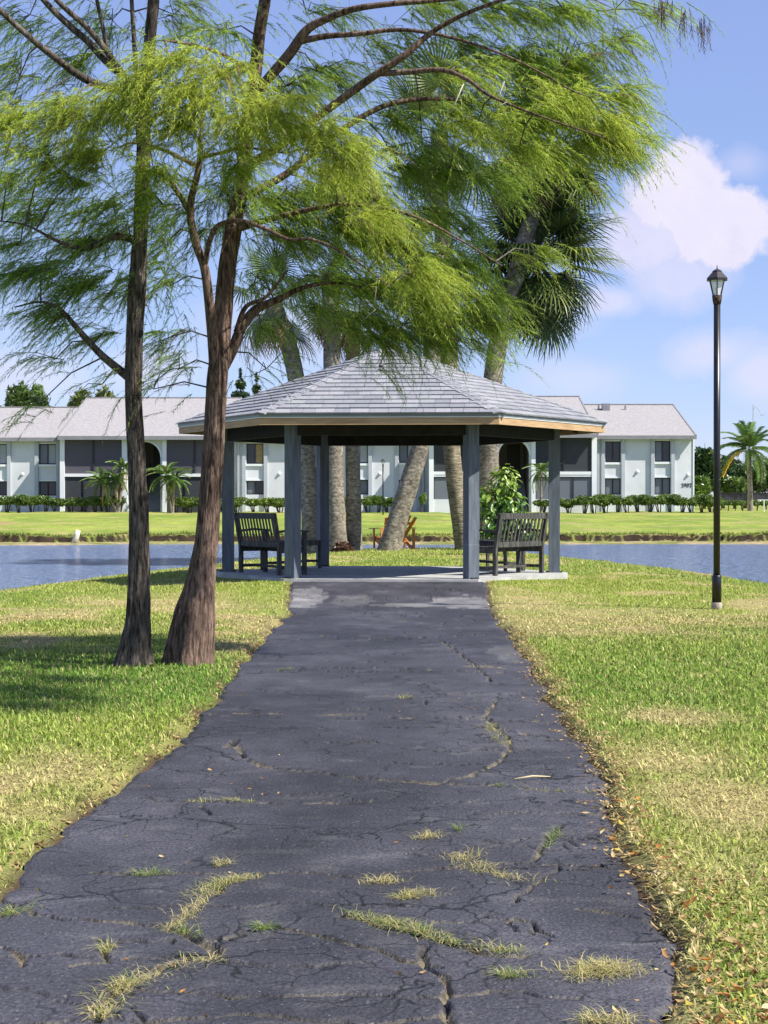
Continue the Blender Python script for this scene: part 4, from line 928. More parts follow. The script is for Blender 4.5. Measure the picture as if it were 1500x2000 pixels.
x = bx(231, 109); feather_palm('feather_palm', (x, 109, fz(x, 109)), [(-1.05, 2.0, 1.), (-.15, 2.1, .85), (.35, 2.9, .9)], 'leaning three-stemmed feather palm by the left porch', 24, .95, PY)
x = bx(337, 109); feather_palm('feather_palm', (x, 109, fz(x, 109)), [(-.45, 2.5, 1.05), (.1, 2.2, .9)], 'two-stemmed drooping feather palm between the two near trunks, by the stair', 26, 1.0, PY)
x = bx(1057, 109.5); feather_palm('feather_palm', (x, 109.5, fz(x, 109.5)), [(0.0, 2.75, 1.)], 'single-stemmed feather palm left of the right gazebo post', 22, .85, PY)
PQ = [pinnate(2.6, 34, .6, .62, 15, (.05, .11, .03), (.2, .31, .08)), pinnate(2.7, 34, .6, .85, 16, (.05, .11, .03), (.22, .3, .09)), pinnate(2.3, 30, .55, .35, 17, (.06, .13, .03), (.18, .3, .07))]
PQD = pinnate(2.7, 44, .6, 1.15, 18, (.5, .28, .03), (.68, .5, .06))
x = bx(1466, 120); feather_palm('queen_palm', (x, 120, fz(x, 120)), [(-.1, 4.6, 1.)], 'tall feathery palm with one yellow drooping frond at the far right', 40, .98, PQ, 0, None, .17)
o = link(bpy.data.objects.new('frond', PQD), parent=[q for q in bpy.data.objects if q.name.startswith('queen_palm')][0], label='bright yellow drooping frond'); o.location = (-.1, -.1, 4.4); o.rotation_euler = (0, R(-5), R(200)); o.scale = (.85,) * 3
o = link(bpy.data.objects.new('frond', pinnate(2.4, 26, .22, 1.2, 19, (.22, .12, .06), (.4, .26, .14))), parent=o.parent, label='brown dead hanging frond'); o.location = (-.1, -.1, 4.4); o.rotation_euler = (0, R(25), R(-10)); o.scale = (.85,) * 3
p = PX(144, 1066, 71); MB().tube([(p.x, 71, -.6), (p.x + .12, 71, -.1), (p.x + .2, 71, .12)], [.14, .13, .1], 9).build('stub', mat('pale_matte', (.62, .56, .46), .8), None, True, label='small pale stump at the water edge of the far bank, left', cat='stub')  # unidentified pale upright object, modelled as a plain stub

# ------------------------------------------------------------------ palms behind the gazebo
def fan_frond(seed, c0, c1, L=1.15, pet=.95, nseg=38, droop=.5):
    """costapalmate fan: petiole, arching midrib, narrow split segments with hanging tips"""
    r = np.random.default_rng(seed); V, Fs, C = [], [], []
    def strip(pts, ws, sd, c):
        b_ = len(V)
        for p, w in zip(pts, ws): V.append(p - sd * w); V.append(p + sd * w); C.append(c); C.append(c)
        for i in range(len(pts) - 1): j = b_ + 2 * i; Fs.append((j, j + 1, j + 3)); Fs.append((j, j + 3, j + 2))
    pc = np.array((.14, .17, .06))
    strip([np.array((0, 0, 0.)), np.array((pet * .5, 0, pet * .06)), np.array((pet, 0, 0.02))], [.03, .02, .016], np.array((0, 1., 0)), pc)
    strip([np.array((0, 0, -.02)), np.array((pet * .5, 0, pet * .04)), np.array((pet, 0, 0.0))], [.02, .015, .012], np.array((0, 0, 1.)), pc)
    for i in range(nseg):
        f = i / (nseg - 1) * 2 - 1; ang = f * R(128); cost = .42 * (1 - abs(f)) 
        base = np.array((pet + cost * .7, 0, .02 - .25 * cost ** 2)); l = L * (.72 + .38 * (1 - abs(f)) ** .6) * r.uniform(.9, 1.06)
        d = np.array((math.cos(ang), math.sin(ang), .18 * (1 - abs(f)))); d /= np.linalg.norm(d); sd = np.array((-math.sin(ang), math.cos(ang), 0.15 * (-1) ** i))
        pts = []
        for t in (0, .3, .6, .82, 1): pts.append(base + d * l * t + np.array((0, 0, -1.)) * l * droop * max(0, t - .35) ** 1.7 * r.uniform(.8, 1.25))
        k = r.random(); c = np.array(c0) * (1 - k) + np.array(c1) * k
        strip(pts, [.008, .024, .024, .014, .002], sd, c)
    return mesh_np('frond', np.array(V), np.array(Fs), M_frond, np.array(C))
FP = [fan_frond(i, (.028, .055, .016), (.085, .13, .035), droop=d) for i, d in enumerate((.35, .6, .9, 1.2))]
FPL = [fan_frond(10 + i, (.06, .10, .02), (.17, .20, .05), droop=d) for i, d in enumerate((.5, .9))]
FPD = [fan_frond(20 + i, (.22, .15, .07), (.38, .28, .13), droop=1.6, L=1.0) for i in range(2)]
def trunk_tube(pts, name, m, parent, inv, n=24, rough=.05, seed=0, flare=None, seg=9, ridge=0):
    """pts rows: x,y,z,radius in world metres"""
    Q = spline(pts, seg); V = []; K = len(Q); ang = np.arange(n) * 2 * math.pi / n
    zlen = np.concatenate([[0], np.cumsum(np.linalg.norm(np.diff(Q[:, :3], axis=0), axis=1))])
    for i, (x, y, z, rd) in enumerate(Q):
        rr_ = rd * (1 + rough * 2 * (fbm(np.cos(ang) * 3.2 + seed, np.sin(ang) * 3.2 + zlen[i] * .55, seed, 3) - .5) + rough * 1.1 * (vnoise(ang * 4.5 + seed, ang * 0 + zlen[i] * 1.6, seed + 2) - .5))
        if flare: rr_ = rr_ * flare(zlen[i], ang)
        if ridge:
            wob = 1.3 * (vnoise(ang * 2 + 5, ang * 0 + zlen[i] * 1.1, seed + 4) - .5)
            q1 = np.abs(vnoise((ang + wob * .12) * 9.5, ang * 0 + zlen[i] * 3.2, seed + 6) - .5) * 2; q2 = np.abs(vnoise((ang + wob * .1) * 17, ang * 0 + zlen[i] * 5.5, seed + 7) - .5) * 2
            rr_ = rr_ + ridge * (np.minimum(q1, .6) / .6 * .7 + np.minimum(q2, .5) * .8 - .6)
        t = Q[min(i + 1, K - 1), :3] - Q[max(i - 1, 0), :3]; t /= np.linalg.norm(t)
        a = np.array((1, 0, 0.)) - t * t[0]; a /= np.linalg.norm(a); b_ = np.cross(t, a)
        V.append(Q[i, :3][None] + rr_[:, None] * (np.cos(ang)[:, None] * a + np.sin(ang)[:, None] * b_))
    V = np.concatenate(V) - np.array(inv)[None]; i = np.arange(K * n).reshape(K, n); j = np.roll(i, -1, 1)
    Fq = np.stack([i[:-1], j[:-1], j[1:], i[1:]], -1).reshape(-1, 4)
    return obj_np(name, V, Fq, m, None, True, parent=parent)
def sabal(pts, label, nf, fs=1., m=M_palm, dead=5, light=.25, skirt=1.0, seed=0, Y=46.5):
    W3 = [(*PX(u, v, Y), w / 2 / F * Y) for (u, v, w) in pts]
    W3[0] = (W3[0][0], W3[0][1], -.15, W3[0][3]); base = (W3[0][0], Y, -.05)
    t = empty('cabbage_palm', base, label=label, cat='palm', group='cabbage palms behind the gazebo')
    trunk_tube(W3, 'trunk', m, t, base, 26, .06, seed + 3, None, 14)
    r = random.Random(seed); top = Vector(W3[-1][:3]) - Vector(base)
    for i in range(nf):
        f = (i + .5) / nf; el = R(80) - f * R(135) * skirt + r.uniform(-.15, .15)          # from upright to hanging
        pr = FPL if r.random() < light else FP
        mesh = r.choice(pr[:2] if el > .6 else pr[-3:])
        o = link(bpy.data.objects.new('frond', mesh), parent=t); o.location = top + Vector((0, 0, .25 * math.sin(el))); o.rotation_euler = (r.uniform(-.35, .35), -el, i * 2.39996 + r.uniform(-.25, .25)); s_ = fs * r.uniform(.85, 1.12); o.scale = (s_, s_, s_)
    for i in range(dead):
        o = link(bpy.data.objects.new('frond', FPD[i % 2]), parent=t, label='dead brown hanging frond'); o.location = top - Vector((0, 0, .15)); o.rotation_euler = (r.uniform(-.3, .3), R(62) + r.uniform(-.1, .2), r.uniform(0, 6.28)); o.scale = (fs * .85,) * 3
    return t
sabal([(609, 1080, 40), (606, 1000, 36), (599, 900, 33), (588, 800, 34), (570, 700, 32), (550, 640, 34), (530, 585, 36)], 'palm with the trunk leaning left, leftmost behind the gazebo', 9, .8, seed=1)
sabal([(660, 1078, 44), (656, 1000, 36), (653, 880, 33), (649, 760, 33), (648, 650, 32), (646, 560, 34)], 'straight thick palm trunk beside the back left gazebo post', 7, .85, seed=2, Y=46)
sabal([(692, 1078, 32), (691, 1000, 30), (689, 880, 28), (688, 760, 27), (690, 660, 28), (692, 610, 30)], 'straight slimmer palm trunk, second right of the back left gazebo post', 6, .75, seed=3, Y=46.5)
sabal([(757, 1082, 48), (775, 1020, 40), (800, 940, 38), (824, 862, 34), (838, 780, 33), (844, 690, 34), (846, 600, 34), (848, 500, 36)], 'strongly leaning palm in front of the orange chair', 8, .85, seed=4, Y=45.5)
sabal([(908, 1082, 36), (900, 1020, 35), (889, 940, 34), (881, 862, 33), (878, 760, 34), (877, 660, 34), (870, 520, 33), (860, 400, 32), (858, 260, 34)], 'tall palm with a ringed rough trunk beside the right front gazebo post', 18, 1.05, M_palmring, seed=5, Y=46.8)
sabal([(948, 1078, 54), (951, 1000, 46), (954, 900, 40), (958, 800, 38), (968, 700, 37), (985, 610, 36), (1015, 510, 34), (1042, 410, 31), (1064, 325, 30), (1078, 285, 34)], 'tallest right palm, its grey trunk curving right above the gazebo roof', 34, 1.15, light=.4, dead=6, seed=6, Y=47.5)
sabal([(953, 1078, 32), (955, 960, 30), (959, 800, 29), (968, 700, 28), (986, 610, 28), (1016, 535, 29), (1052, 502, 33)], 'shorter right palm with a round dark skirt of hanging fan leaves', 64, 1.12, skirt=1.2, dead=3, light=.25, seed=7, Y=48.5)

# brown mound of dead palm boots between two trunks
V, Fs, C = leaf_cloud([(0, 0, .12, .24, .2, .18), (.12, 0, .08, .2, .15, .12), (-.12, .02, .06, .18, .14, .1)], 700, .09, (.035, .018, .01), (.15, .08, .045), 9, .5)
p = PX(668, 1076, 45.2); V[:, 0] += p.x; V[:, 1] += p.y; V[:, 2] += -.06
obj_np('palm_debris', V, Fs, M_shrub, C, label='brown heap of dead palm boots at the foot of the straight palms', cat='debris')

# glossy broad-leaved shrub behind the right bench
SY = 41.0; p = PX(985, 1066, SY); t = empty('broadleaf_shrub', (p.x, SY, -.02), label='glossy light-green broad-leaved shrub behind the right bench', cat='shrub')
r = np.random.default_rng(77); n = 1300; lobes = [(0.0, 1.85, .33, .62), (-.32, 1.35, .42, .6), (.12, 1.3, .45, .5), (.28, .95, .42, .4), (-.35, .75, .45, .5), (.1, .65, .6, .45), (.5, .55, .25, .3)]
li = r.choice(len(lobes), n, p=np.array([.2, .2, .17, .13, .12, .1, .08])); LB = np.array(lobes)[li]
d = r.normal(size=(n, 3)); d /= np.linalg.norm(d, axis=1)[:, None]; rad = r.random(n) ** .3
P = np.stack([LB[:, 0], np.zeros(n), LB[:, 1]], 1) + d * rad[:, None] * np.stack([LB[:, 2], LB[:, 2] * .8, LB[:, 3] * .75], 1)
nor = d + np.array((.1, -.15, .65))[None] + r.normal(0, .45, (n, 3)); nor /= np.linalg.norm(nor, axis=1)[:, None]
tan = d * np.array((1, 1, .2))[None] + r.normal(0, .4, (n, 3)) - np.array((0, 0, .25))[None]; tan -= nor * (tan * nor).sum(1)[:, None]; tan /= np.linalg.norm(tan, axis=1)[:, None]; bit = np.cross(nor, tan)
def leaf_mesh(c):
    vs = [(0, 0, 0), (.05, .028, .006), (.11, .034, .0), (.17, 0, -.03), (.11, -.034, .0), (.05, -.028, .006), (.08, 0, -.008)]
    return mesh_np('leaf', np.array(vs), np.array([(0, 6, 1), (1, 6, 2), (2, 6, 3), (3, 6, 4), (4, 6, 5), (5, 6, 0)]), M_shrub, np.array([c] * 7))
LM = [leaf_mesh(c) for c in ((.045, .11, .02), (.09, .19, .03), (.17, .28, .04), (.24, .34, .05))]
order = np.argsort(P[:, 1] - .3 * P[:, 2]); Vr, Fr, Cr = [], [], []
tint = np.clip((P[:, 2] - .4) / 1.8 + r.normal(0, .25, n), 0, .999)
for q, i in enumerate(order):
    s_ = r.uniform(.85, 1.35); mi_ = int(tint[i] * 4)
    M = Matrix(((tan[i][0], bit[i][0], nor[i][0], P[i][0]), (tan[i][1], bit[i][1], nor[i][1], P[i][1]), (tan[i][2], bit[i][2], nor[i][2], P[i][2]), (0, 0, 0, 1))) @ Matrix.Scale(s_, 4)
    if q < 280:
        o = link(bpy.data.objects.new('leaf', LM[mi_]), parent=t); o.matrix_local = M
    else:
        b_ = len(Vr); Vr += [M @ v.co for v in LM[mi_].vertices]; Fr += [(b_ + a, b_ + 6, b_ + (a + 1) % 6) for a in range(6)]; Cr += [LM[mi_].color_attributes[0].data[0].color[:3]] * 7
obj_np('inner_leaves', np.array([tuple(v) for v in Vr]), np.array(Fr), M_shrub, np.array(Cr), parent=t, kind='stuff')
st = MB()
for k in range(9):
    a, h, w = random.uniform(0, 6.28), random.uniform(1., 2.1), random.uniform(.1, .4); st.tube([(0, 0, -.1), (w * .5 * math.cos(a), w * .4 * math.sin(a), h * .5), (w * math.cos(a), w * .7 * math.sin(a), h)], [.025, .018, .006], 6)
st.build('stems', M_twig, t, True, kind='stuff')

# orange slatted chair behind the leaning palm
p = PX(772, 1078, 47.6); t = empty('slatted_chair', (p.x, 47.6, -.09), R(18), label='orange wooden slatted garden chair behind the leaning palm', cat='chair')
for i in range(6):
    f = (i - 2.5) / 2.5; MB().bar((f * .2, .18, .25), (f * .34 + .06, -.26, .98 - .08 * f * f), .075, .02, (0, 1, 0)).build('back_slat', M_orange, t)
MB().bar((-.3, -.14, .72), (.42, -.14, .74), .025, .07).build('back_brace', M_orange, t)
for s_ in (-1, 1):
    MB().bar((s_ * .36, -.22, .62), (s_ * .42, .5, .60), .13, .022).build('arm_rest', M_orange, t); MB().bar((s_ * .36, .45, 0), (s_ * .37, .45, .59), .09, .025).build('front_leg', M_orange, t)
    MB().bar((s_ * .33, -.42, .0), (s_ * .33, .5, .36), .025, .11).build('side_rail', M_orange, t); MB().bar((s_ * .37, -.2, .05), (s_ * .37, -.2, .6), .06, .03).build('arm_support', M_orange, t)
t.scale = (1.3, 1.2, 1.1)
for i in range(5): MB().bar((-.33, .12 + i * .09, .25 + i * .03), (.33, .12 + i * .09, .25 + i * .03), .075, .02).build('seat_slat', M_orange, t)

# ------------------------------------------------------------------ two bald cypresses on the left lawn
TY = 13.2
def wp(u, v, w, Y=TY): return (*PX(u, v, Y), w / 2 / F * Y)
def flareA(z, a): return 1 + (.20 * np.exp(-z / .35)) * (np.cos(a * 5 + .6) * .8 + np.cos(a * 3 + 1)) * .7
def flareB(z, a): return 1 + (.22 * np.exp(-z / .4)) * (np.cos(a * 5 + 2) * .7 + np.cos(a * 4)) * .7
BA = PX(262, 1308, TY); BB = PX(370, 1304, TY + .1)
tA = empty('bald_cypress', (BA.x, BA.y, 0), label='left feathery cypress with the straight thinner grey trunk', cat='tree', group='two cypresses on the left lawn')
tB = empty('bald_cypress', (BB.x, BB.y, 0), label='right feathery cypress with the thicker red-brown trunk swollen at its foot', cat='tree', group='two cypresses on the left lawn')
iA, iB = (BA.x, BA.y, 0), (BB.x, BB.y, 0)
trunk_tube([wp(260, 1330, 84.6), wp(262, 1300, 75.4), wp(265, 1255, 57.0), wp(270, 1200, 46.0), wp(272, 1100, 39.6), wp(271, 1000, 36.8), wp(267, 900, 33.1), wp(262, 800, 31.3), wp(261, 740, 31.3), wp(264, 640, 33.1), wp(269, 560, 33.1), wp(274, 460, 27.6), wp(278, 380, 26.7), wp(281, 280, 24.8), wp(284, 200, 23.0), wp(292, 100, 21.2), wp(301, 0, 20.2), wp(306, -120, 18.4), wp(304, -300, 14.7), wp(300, -520, 9.2)], 'trunk', M_barkA, tA, iA, 128, .06, 3, flareA, 12, .011)
trunk_tube([wp(366, 1328, 106.1, 13.3), wp(368, 1300, 95.7, 13.3), wp(374, 1255, 85.3, 13.3), wp(380, 1205, 78.3, 13.3), wp(390, 1150, 59.2, 13.3), wp(397, 1100, 49.6, 13.3), wp(404, 1050, 44.4, 13.3), wp(411, 960, 41.8, 13.3), wp(417, 880, 40.9, 13.3), wp(421, 800, 40.0, 13.3), wp(425, 740, 40.0, 13.3), wp(431, 680, 35.7, 13.35), wp(437, 600, 34.8, 13.4), wp(443, 530, 33.1, 13.4), wp(456, 450, 31.3, 13.45), wp(470, 370, 27.8, 13.5), wp(482, 270, 26.1, 13.5), wp(497, 160, 24.4, 13.5), wp(508, 60, 22.6, 13.5), wp(520, -20, 20.9, 13.5), wp(524, -180, 17.4, 13.5), wp(520, -420, 10.4, 13.5)], 'trunk', M_barkB, tB, iB, 140, .05, 8, flareB, 12, .007)
LIMBS = {'A': [], 'B': []}
def limb(tr, rows):
    """rows: u,v,width px,depth"""
    W3 = [wp(*q) for q in rows]; t, iv, mm = (tA, iA, M_barkA) if tr == 'A' else (tB, iB, M_barkB)
    trunk_tube(W3, 'branch', mm, t, iv, 12, .07, len(LIMBS[tr]) + 11, None, 6)
    for q in spline(W3, 6): LIMBS[tr].append(q)
a, b_ = 13.2, 13.4
limb('A', [(266, 748, 20, a), (240, 728, 17, a), (195, 690, 14, a), (150, 640, 11, a - .05), (118, 605, 8, a - .1), (80, 590, 5, a - .2), (30, 600, 3, a - .3)])
limb('A', [(270, 470, 16, a), (225, 462, 15, a - .1), (190, 478, 13, a - .15), (158, 486, 10, a - .2), (110, 470, 7, a - .3), (50, 440, 4, a - .4), (-20, 430, 3, a - .5)])
limb('A', [(280, 200, 15, a), (235, 180, 15, a), (170, 157, 16, a - .1), (110, 115, 14, a - .2), (60, 75, 12, a - .3), (0, 20, 11, a - .4), (-60, -50, 8, a - .5)])
limb('A', [(276, 190, 14, a), (245, 155, 15, a), (207, 120, 15, a + .05), (170, 80, 14, a + .1), (140, 55, 13, a + .1), (85, 0, 11, a + .2), (30, -80, 7, a + .3)])
limb('A', [(250, 160, 11, a + .02), (212, 105, 13, a - .1), (170, 55, 12, a - .2), (110, 0, 10, a - .3), (60, -70, 7, a - .4)])
limb('A', [(222, 125, 8, a), (210, 95, 8, a), (200, 45, 8, a), (190, 0, 7, a), (182, -60, 5, a)])
limb('A', [(283, 210, 10, a), (268, 150, 9, a + .1), (263, 80, 9, a + .2), (258, 0, 8, a + .3), (255, -60, 6, a + .3)])
limb('A', [(282, 260, 9, a), (310, 225, 9, a - .2), (350, 215, 7, a - .4), (400, 190, 5, a - .6)])
limb('B', [(420, 760, 24, b_ - .15), (418, 690, 22, b_ - .22), (410, 600, 19, b_ - .3), (400, 525, 17, b_ - .35), (384, 480, 16, b_ - .4), (373, 430, 15, b_ - .45), (374, 390, 14, b_ - .5), (384, 350, 13, b_ - .5), (391, 310, 11, b_ - .5), (392, 270, 7, b_ - .6), (398, 220, 5, b_ - .6)])
limb('B', [(370, 415, 12, b_ - .45), (350, 380, 10, b_ - .5), (328, 350, 9, b_ - .55), (300, 330, 6, b_ - .6)])
limb('B', [(386, 325, 10, b_ - .5), (350, 308, 8, b_ - .6), (310, 290, 6, b_ - .7), (260, 280, 5, b_ - .8), (230, 290, 3, b_ - .8)])
limb('B', [(390, 310, 8, b_ - .5), (430, 300, 7, b_ - .7), (480, 290, 5, b_ - .9), (560, 300, 4, b_ - 1.1)])
limb('B', [(400, 520, 11, b_ - .35), (410, 470, 10, b_ - .5), (428, 440, 9, b_ - .6), (470, 432, 9, b_ - .7), (520, 448, 8, b_ - .8), (565, 468, 7, b_ - .9), (610, 468, 6, b_ - .95), (680, 500, 4, b_ - 1.), (760, 560, 3, b_ - 1.1)])
limb('B', [(436, 720, 22, b_), (456, 680, 22, b_ + .05), (472, 640, 20, b_ + .1), (500, 605, 18, b_ + .15), (545, 585, 13, b_ + .2), (600, 560, 9, b_ + .2), (680, 555, 6, b_ + .2), (780, 590, 4, b_ + .2), (880, 640, 3, b_ + .2)])
limb('B', [(462, 648, 12, b_ + .08), (480, 600, 9, b_), (520, 580, 7, b_ - .1), (560, 530, 5, b_ - .2)])
limb('B', [(492, 200, 20, b_), (520, 160, 19, b_ - .1), (565, 108, 20, b_ - .2), (600, 60, 18, b_ - .3), (640, 38, 15, b_ - .4), (690, 20, 13, b_ - .5), (760, 10, 11, b_ - .6), (880, 0, 8, b_ - .7), (1020, -20, 5, b_ - .8)])
limb('B', [(585, 82, 14, b_ - .26), (640, 72, 12, b_ - .3), (700, 68, 10, b_ - .4), (790, 60, 8, b_ - .5), (900, 80, 6, b_ - .6), (1010, 120, 4, b_ - .7), (1120, 180, 3, b_ - .8)])
limb('B', [(475, 330, 20, b_), (540, 290, 18, b_ - .1), (640, 215, 16, b_ - .3), (730, 150, 15, b_ - .5), (790, 110, 13, b_ - .6), (850, 60, 11, b_ - .6), (930, 20, 8, b_ - .7), (1050, -20, 5, b_ - .8)])
limb('B', [(740, 145, 12, b_ - .5), (800, 142, 11, b_ - .6), (860, 138, 10, b_ - .7), (910, 155, 8, b_ - .8), (960, 190, 6, b_ - .9), (1060, 230, 4, b_ - 1.), (1180, 270, 3, b_ - 1.1)])
limb('B', [(470, 390, 16, b_), (560, 340, 14, b_ + .1), (660, 260, 12, b_ + .2), (760, 205, 10, b_ + .3), (880, 195, 8, b_ + .4), (1000, 220, 5, b_ + .5), (1120, 290, 3, b_ + .6)])
limb('B', [(456, 450, 14, b_), (560, 420, 11, b_ - .3), (680, 400, 8, b_ - .6), (800, 420, 6, b_ - .8), (900, 470, 4, b_ - .9), (980, 520, 3, b_ - 1.)])
limb('B', [(512, 30, 16, b_), (525, -20, 14, b_ + .1), (545, -90, 11, b_ + .2), (600, -200, 7, b_ + .3)])
limb('B', [(498, 150, 12, b_), (505, 60, 13, b_ - .2), (520, 10, 12, b_ - .3), (545, -40, 9, b_ - .4)])
limb('B', [(500, 150, 10, b_), (440, 110, 8, b_ - .3), (380, 90, 6, b_ - .6), (320, 80, 4, b_ - .8)])
trunk_tube([(-.95, 13.5, 5.6, .05), (-.2, 12.6, 5.7, .045), (.7, 11.2, 5.4, .035), (1.5, 10.0, 5.2, .025), (2.3, 9.2, 5.05, .012)], 'branch', M_barkB, tB, iB, 10, .07, 91, None, 6)
for q in spline([(-.95, 13.5, 5.6, .05), (.7, 11.2, 5.4, .035), (2.3, 9.2, 5.05, .012)], 8): LIMBS['B'].append(q)
LA, LB_ = np.array(LIMBS['A']), np.array(LIMBS['B'])
# foliage pads: u, v, half-width px, half-height px, plumes, sun tint, tree, depth offset
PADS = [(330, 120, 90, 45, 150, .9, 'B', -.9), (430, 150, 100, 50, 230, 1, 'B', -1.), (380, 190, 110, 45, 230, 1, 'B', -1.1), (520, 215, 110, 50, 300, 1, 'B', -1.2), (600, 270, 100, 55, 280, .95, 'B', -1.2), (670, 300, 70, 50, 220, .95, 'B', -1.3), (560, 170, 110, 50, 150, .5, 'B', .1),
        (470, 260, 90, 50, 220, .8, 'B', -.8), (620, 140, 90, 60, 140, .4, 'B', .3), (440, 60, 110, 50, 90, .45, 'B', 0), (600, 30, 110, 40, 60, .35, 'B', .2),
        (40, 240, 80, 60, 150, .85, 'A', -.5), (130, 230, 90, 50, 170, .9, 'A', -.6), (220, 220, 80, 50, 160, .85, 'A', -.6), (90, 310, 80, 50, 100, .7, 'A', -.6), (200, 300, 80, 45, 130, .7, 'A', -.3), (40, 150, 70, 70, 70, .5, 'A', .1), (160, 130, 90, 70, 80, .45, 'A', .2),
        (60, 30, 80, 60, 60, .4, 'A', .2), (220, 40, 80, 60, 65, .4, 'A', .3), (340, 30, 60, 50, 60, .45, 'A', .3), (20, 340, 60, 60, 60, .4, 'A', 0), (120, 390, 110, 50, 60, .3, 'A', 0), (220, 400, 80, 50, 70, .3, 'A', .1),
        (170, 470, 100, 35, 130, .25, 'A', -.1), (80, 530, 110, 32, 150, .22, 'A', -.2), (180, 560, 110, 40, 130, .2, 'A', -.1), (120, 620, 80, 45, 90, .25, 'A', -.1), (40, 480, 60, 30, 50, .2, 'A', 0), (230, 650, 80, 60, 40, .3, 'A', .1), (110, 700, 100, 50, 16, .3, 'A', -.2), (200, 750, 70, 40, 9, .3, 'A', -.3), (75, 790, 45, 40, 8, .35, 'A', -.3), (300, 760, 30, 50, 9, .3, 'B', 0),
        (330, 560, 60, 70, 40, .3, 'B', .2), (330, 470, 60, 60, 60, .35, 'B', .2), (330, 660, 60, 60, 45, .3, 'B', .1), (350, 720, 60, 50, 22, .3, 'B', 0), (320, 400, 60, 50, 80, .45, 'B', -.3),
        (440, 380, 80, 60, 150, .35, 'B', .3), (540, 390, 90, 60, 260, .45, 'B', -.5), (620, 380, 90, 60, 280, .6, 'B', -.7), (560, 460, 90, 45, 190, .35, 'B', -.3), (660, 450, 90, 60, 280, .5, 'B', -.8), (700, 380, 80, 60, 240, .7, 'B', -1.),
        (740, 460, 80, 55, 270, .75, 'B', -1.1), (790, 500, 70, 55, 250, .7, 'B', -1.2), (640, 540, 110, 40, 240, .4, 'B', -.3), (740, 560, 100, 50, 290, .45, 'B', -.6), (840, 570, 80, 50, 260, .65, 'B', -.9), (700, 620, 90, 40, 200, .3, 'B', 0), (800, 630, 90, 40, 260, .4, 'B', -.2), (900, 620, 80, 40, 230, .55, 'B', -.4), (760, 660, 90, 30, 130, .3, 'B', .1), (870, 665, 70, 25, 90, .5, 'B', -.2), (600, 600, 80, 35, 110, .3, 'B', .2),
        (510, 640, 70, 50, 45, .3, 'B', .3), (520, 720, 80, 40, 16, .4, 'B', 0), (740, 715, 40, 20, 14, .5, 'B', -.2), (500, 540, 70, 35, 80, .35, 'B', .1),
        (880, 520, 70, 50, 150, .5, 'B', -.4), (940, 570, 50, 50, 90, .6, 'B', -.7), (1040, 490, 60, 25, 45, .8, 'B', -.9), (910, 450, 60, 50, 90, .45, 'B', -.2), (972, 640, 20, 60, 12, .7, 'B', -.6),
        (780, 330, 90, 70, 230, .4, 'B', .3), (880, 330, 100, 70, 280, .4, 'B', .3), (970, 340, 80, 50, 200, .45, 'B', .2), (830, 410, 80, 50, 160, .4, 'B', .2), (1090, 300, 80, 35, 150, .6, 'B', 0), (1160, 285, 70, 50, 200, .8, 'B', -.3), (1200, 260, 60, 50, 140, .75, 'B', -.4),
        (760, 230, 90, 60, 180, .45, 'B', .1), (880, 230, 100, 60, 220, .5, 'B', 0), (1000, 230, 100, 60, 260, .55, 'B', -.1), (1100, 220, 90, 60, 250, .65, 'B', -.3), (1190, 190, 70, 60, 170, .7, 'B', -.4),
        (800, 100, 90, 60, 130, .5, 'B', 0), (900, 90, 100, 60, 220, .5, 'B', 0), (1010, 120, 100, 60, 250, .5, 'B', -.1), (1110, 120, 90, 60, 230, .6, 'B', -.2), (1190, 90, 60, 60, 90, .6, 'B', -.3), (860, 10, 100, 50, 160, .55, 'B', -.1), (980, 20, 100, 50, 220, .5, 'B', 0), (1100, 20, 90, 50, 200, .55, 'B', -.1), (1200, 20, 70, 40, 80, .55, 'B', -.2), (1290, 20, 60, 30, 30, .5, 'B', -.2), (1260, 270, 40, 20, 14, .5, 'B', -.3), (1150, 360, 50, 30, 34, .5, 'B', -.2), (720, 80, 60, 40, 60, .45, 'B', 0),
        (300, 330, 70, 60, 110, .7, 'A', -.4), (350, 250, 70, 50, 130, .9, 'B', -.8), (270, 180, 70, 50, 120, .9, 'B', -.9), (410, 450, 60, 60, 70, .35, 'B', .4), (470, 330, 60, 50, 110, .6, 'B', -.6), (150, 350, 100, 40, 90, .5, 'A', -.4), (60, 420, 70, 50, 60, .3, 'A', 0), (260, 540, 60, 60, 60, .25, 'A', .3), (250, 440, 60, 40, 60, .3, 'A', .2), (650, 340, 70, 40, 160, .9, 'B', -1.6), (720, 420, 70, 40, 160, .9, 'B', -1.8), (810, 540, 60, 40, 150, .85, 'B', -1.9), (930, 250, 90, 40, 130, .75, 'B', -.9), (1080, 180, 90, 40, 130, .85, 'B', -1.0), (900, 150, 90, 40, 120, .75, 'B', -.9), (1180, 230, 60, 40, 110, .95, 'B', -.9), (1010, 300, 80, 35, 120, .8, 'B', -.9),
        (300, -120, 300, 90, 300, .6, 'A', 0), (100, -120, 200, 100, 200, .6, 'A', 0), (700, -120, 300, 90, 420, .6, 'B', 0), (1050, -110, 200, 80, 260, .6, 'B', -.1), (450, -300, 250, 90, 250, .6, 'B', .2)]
acc = {'A': [], 'B': []}; twg = {'A': MB(), 'B': MB()}
rf = np.random.default_rng(2024)
LF0, LF1, LF2 = np.array((.18, .32, .055)), np.array((.32, .47, .065)), np.array((.52, .60, .085))
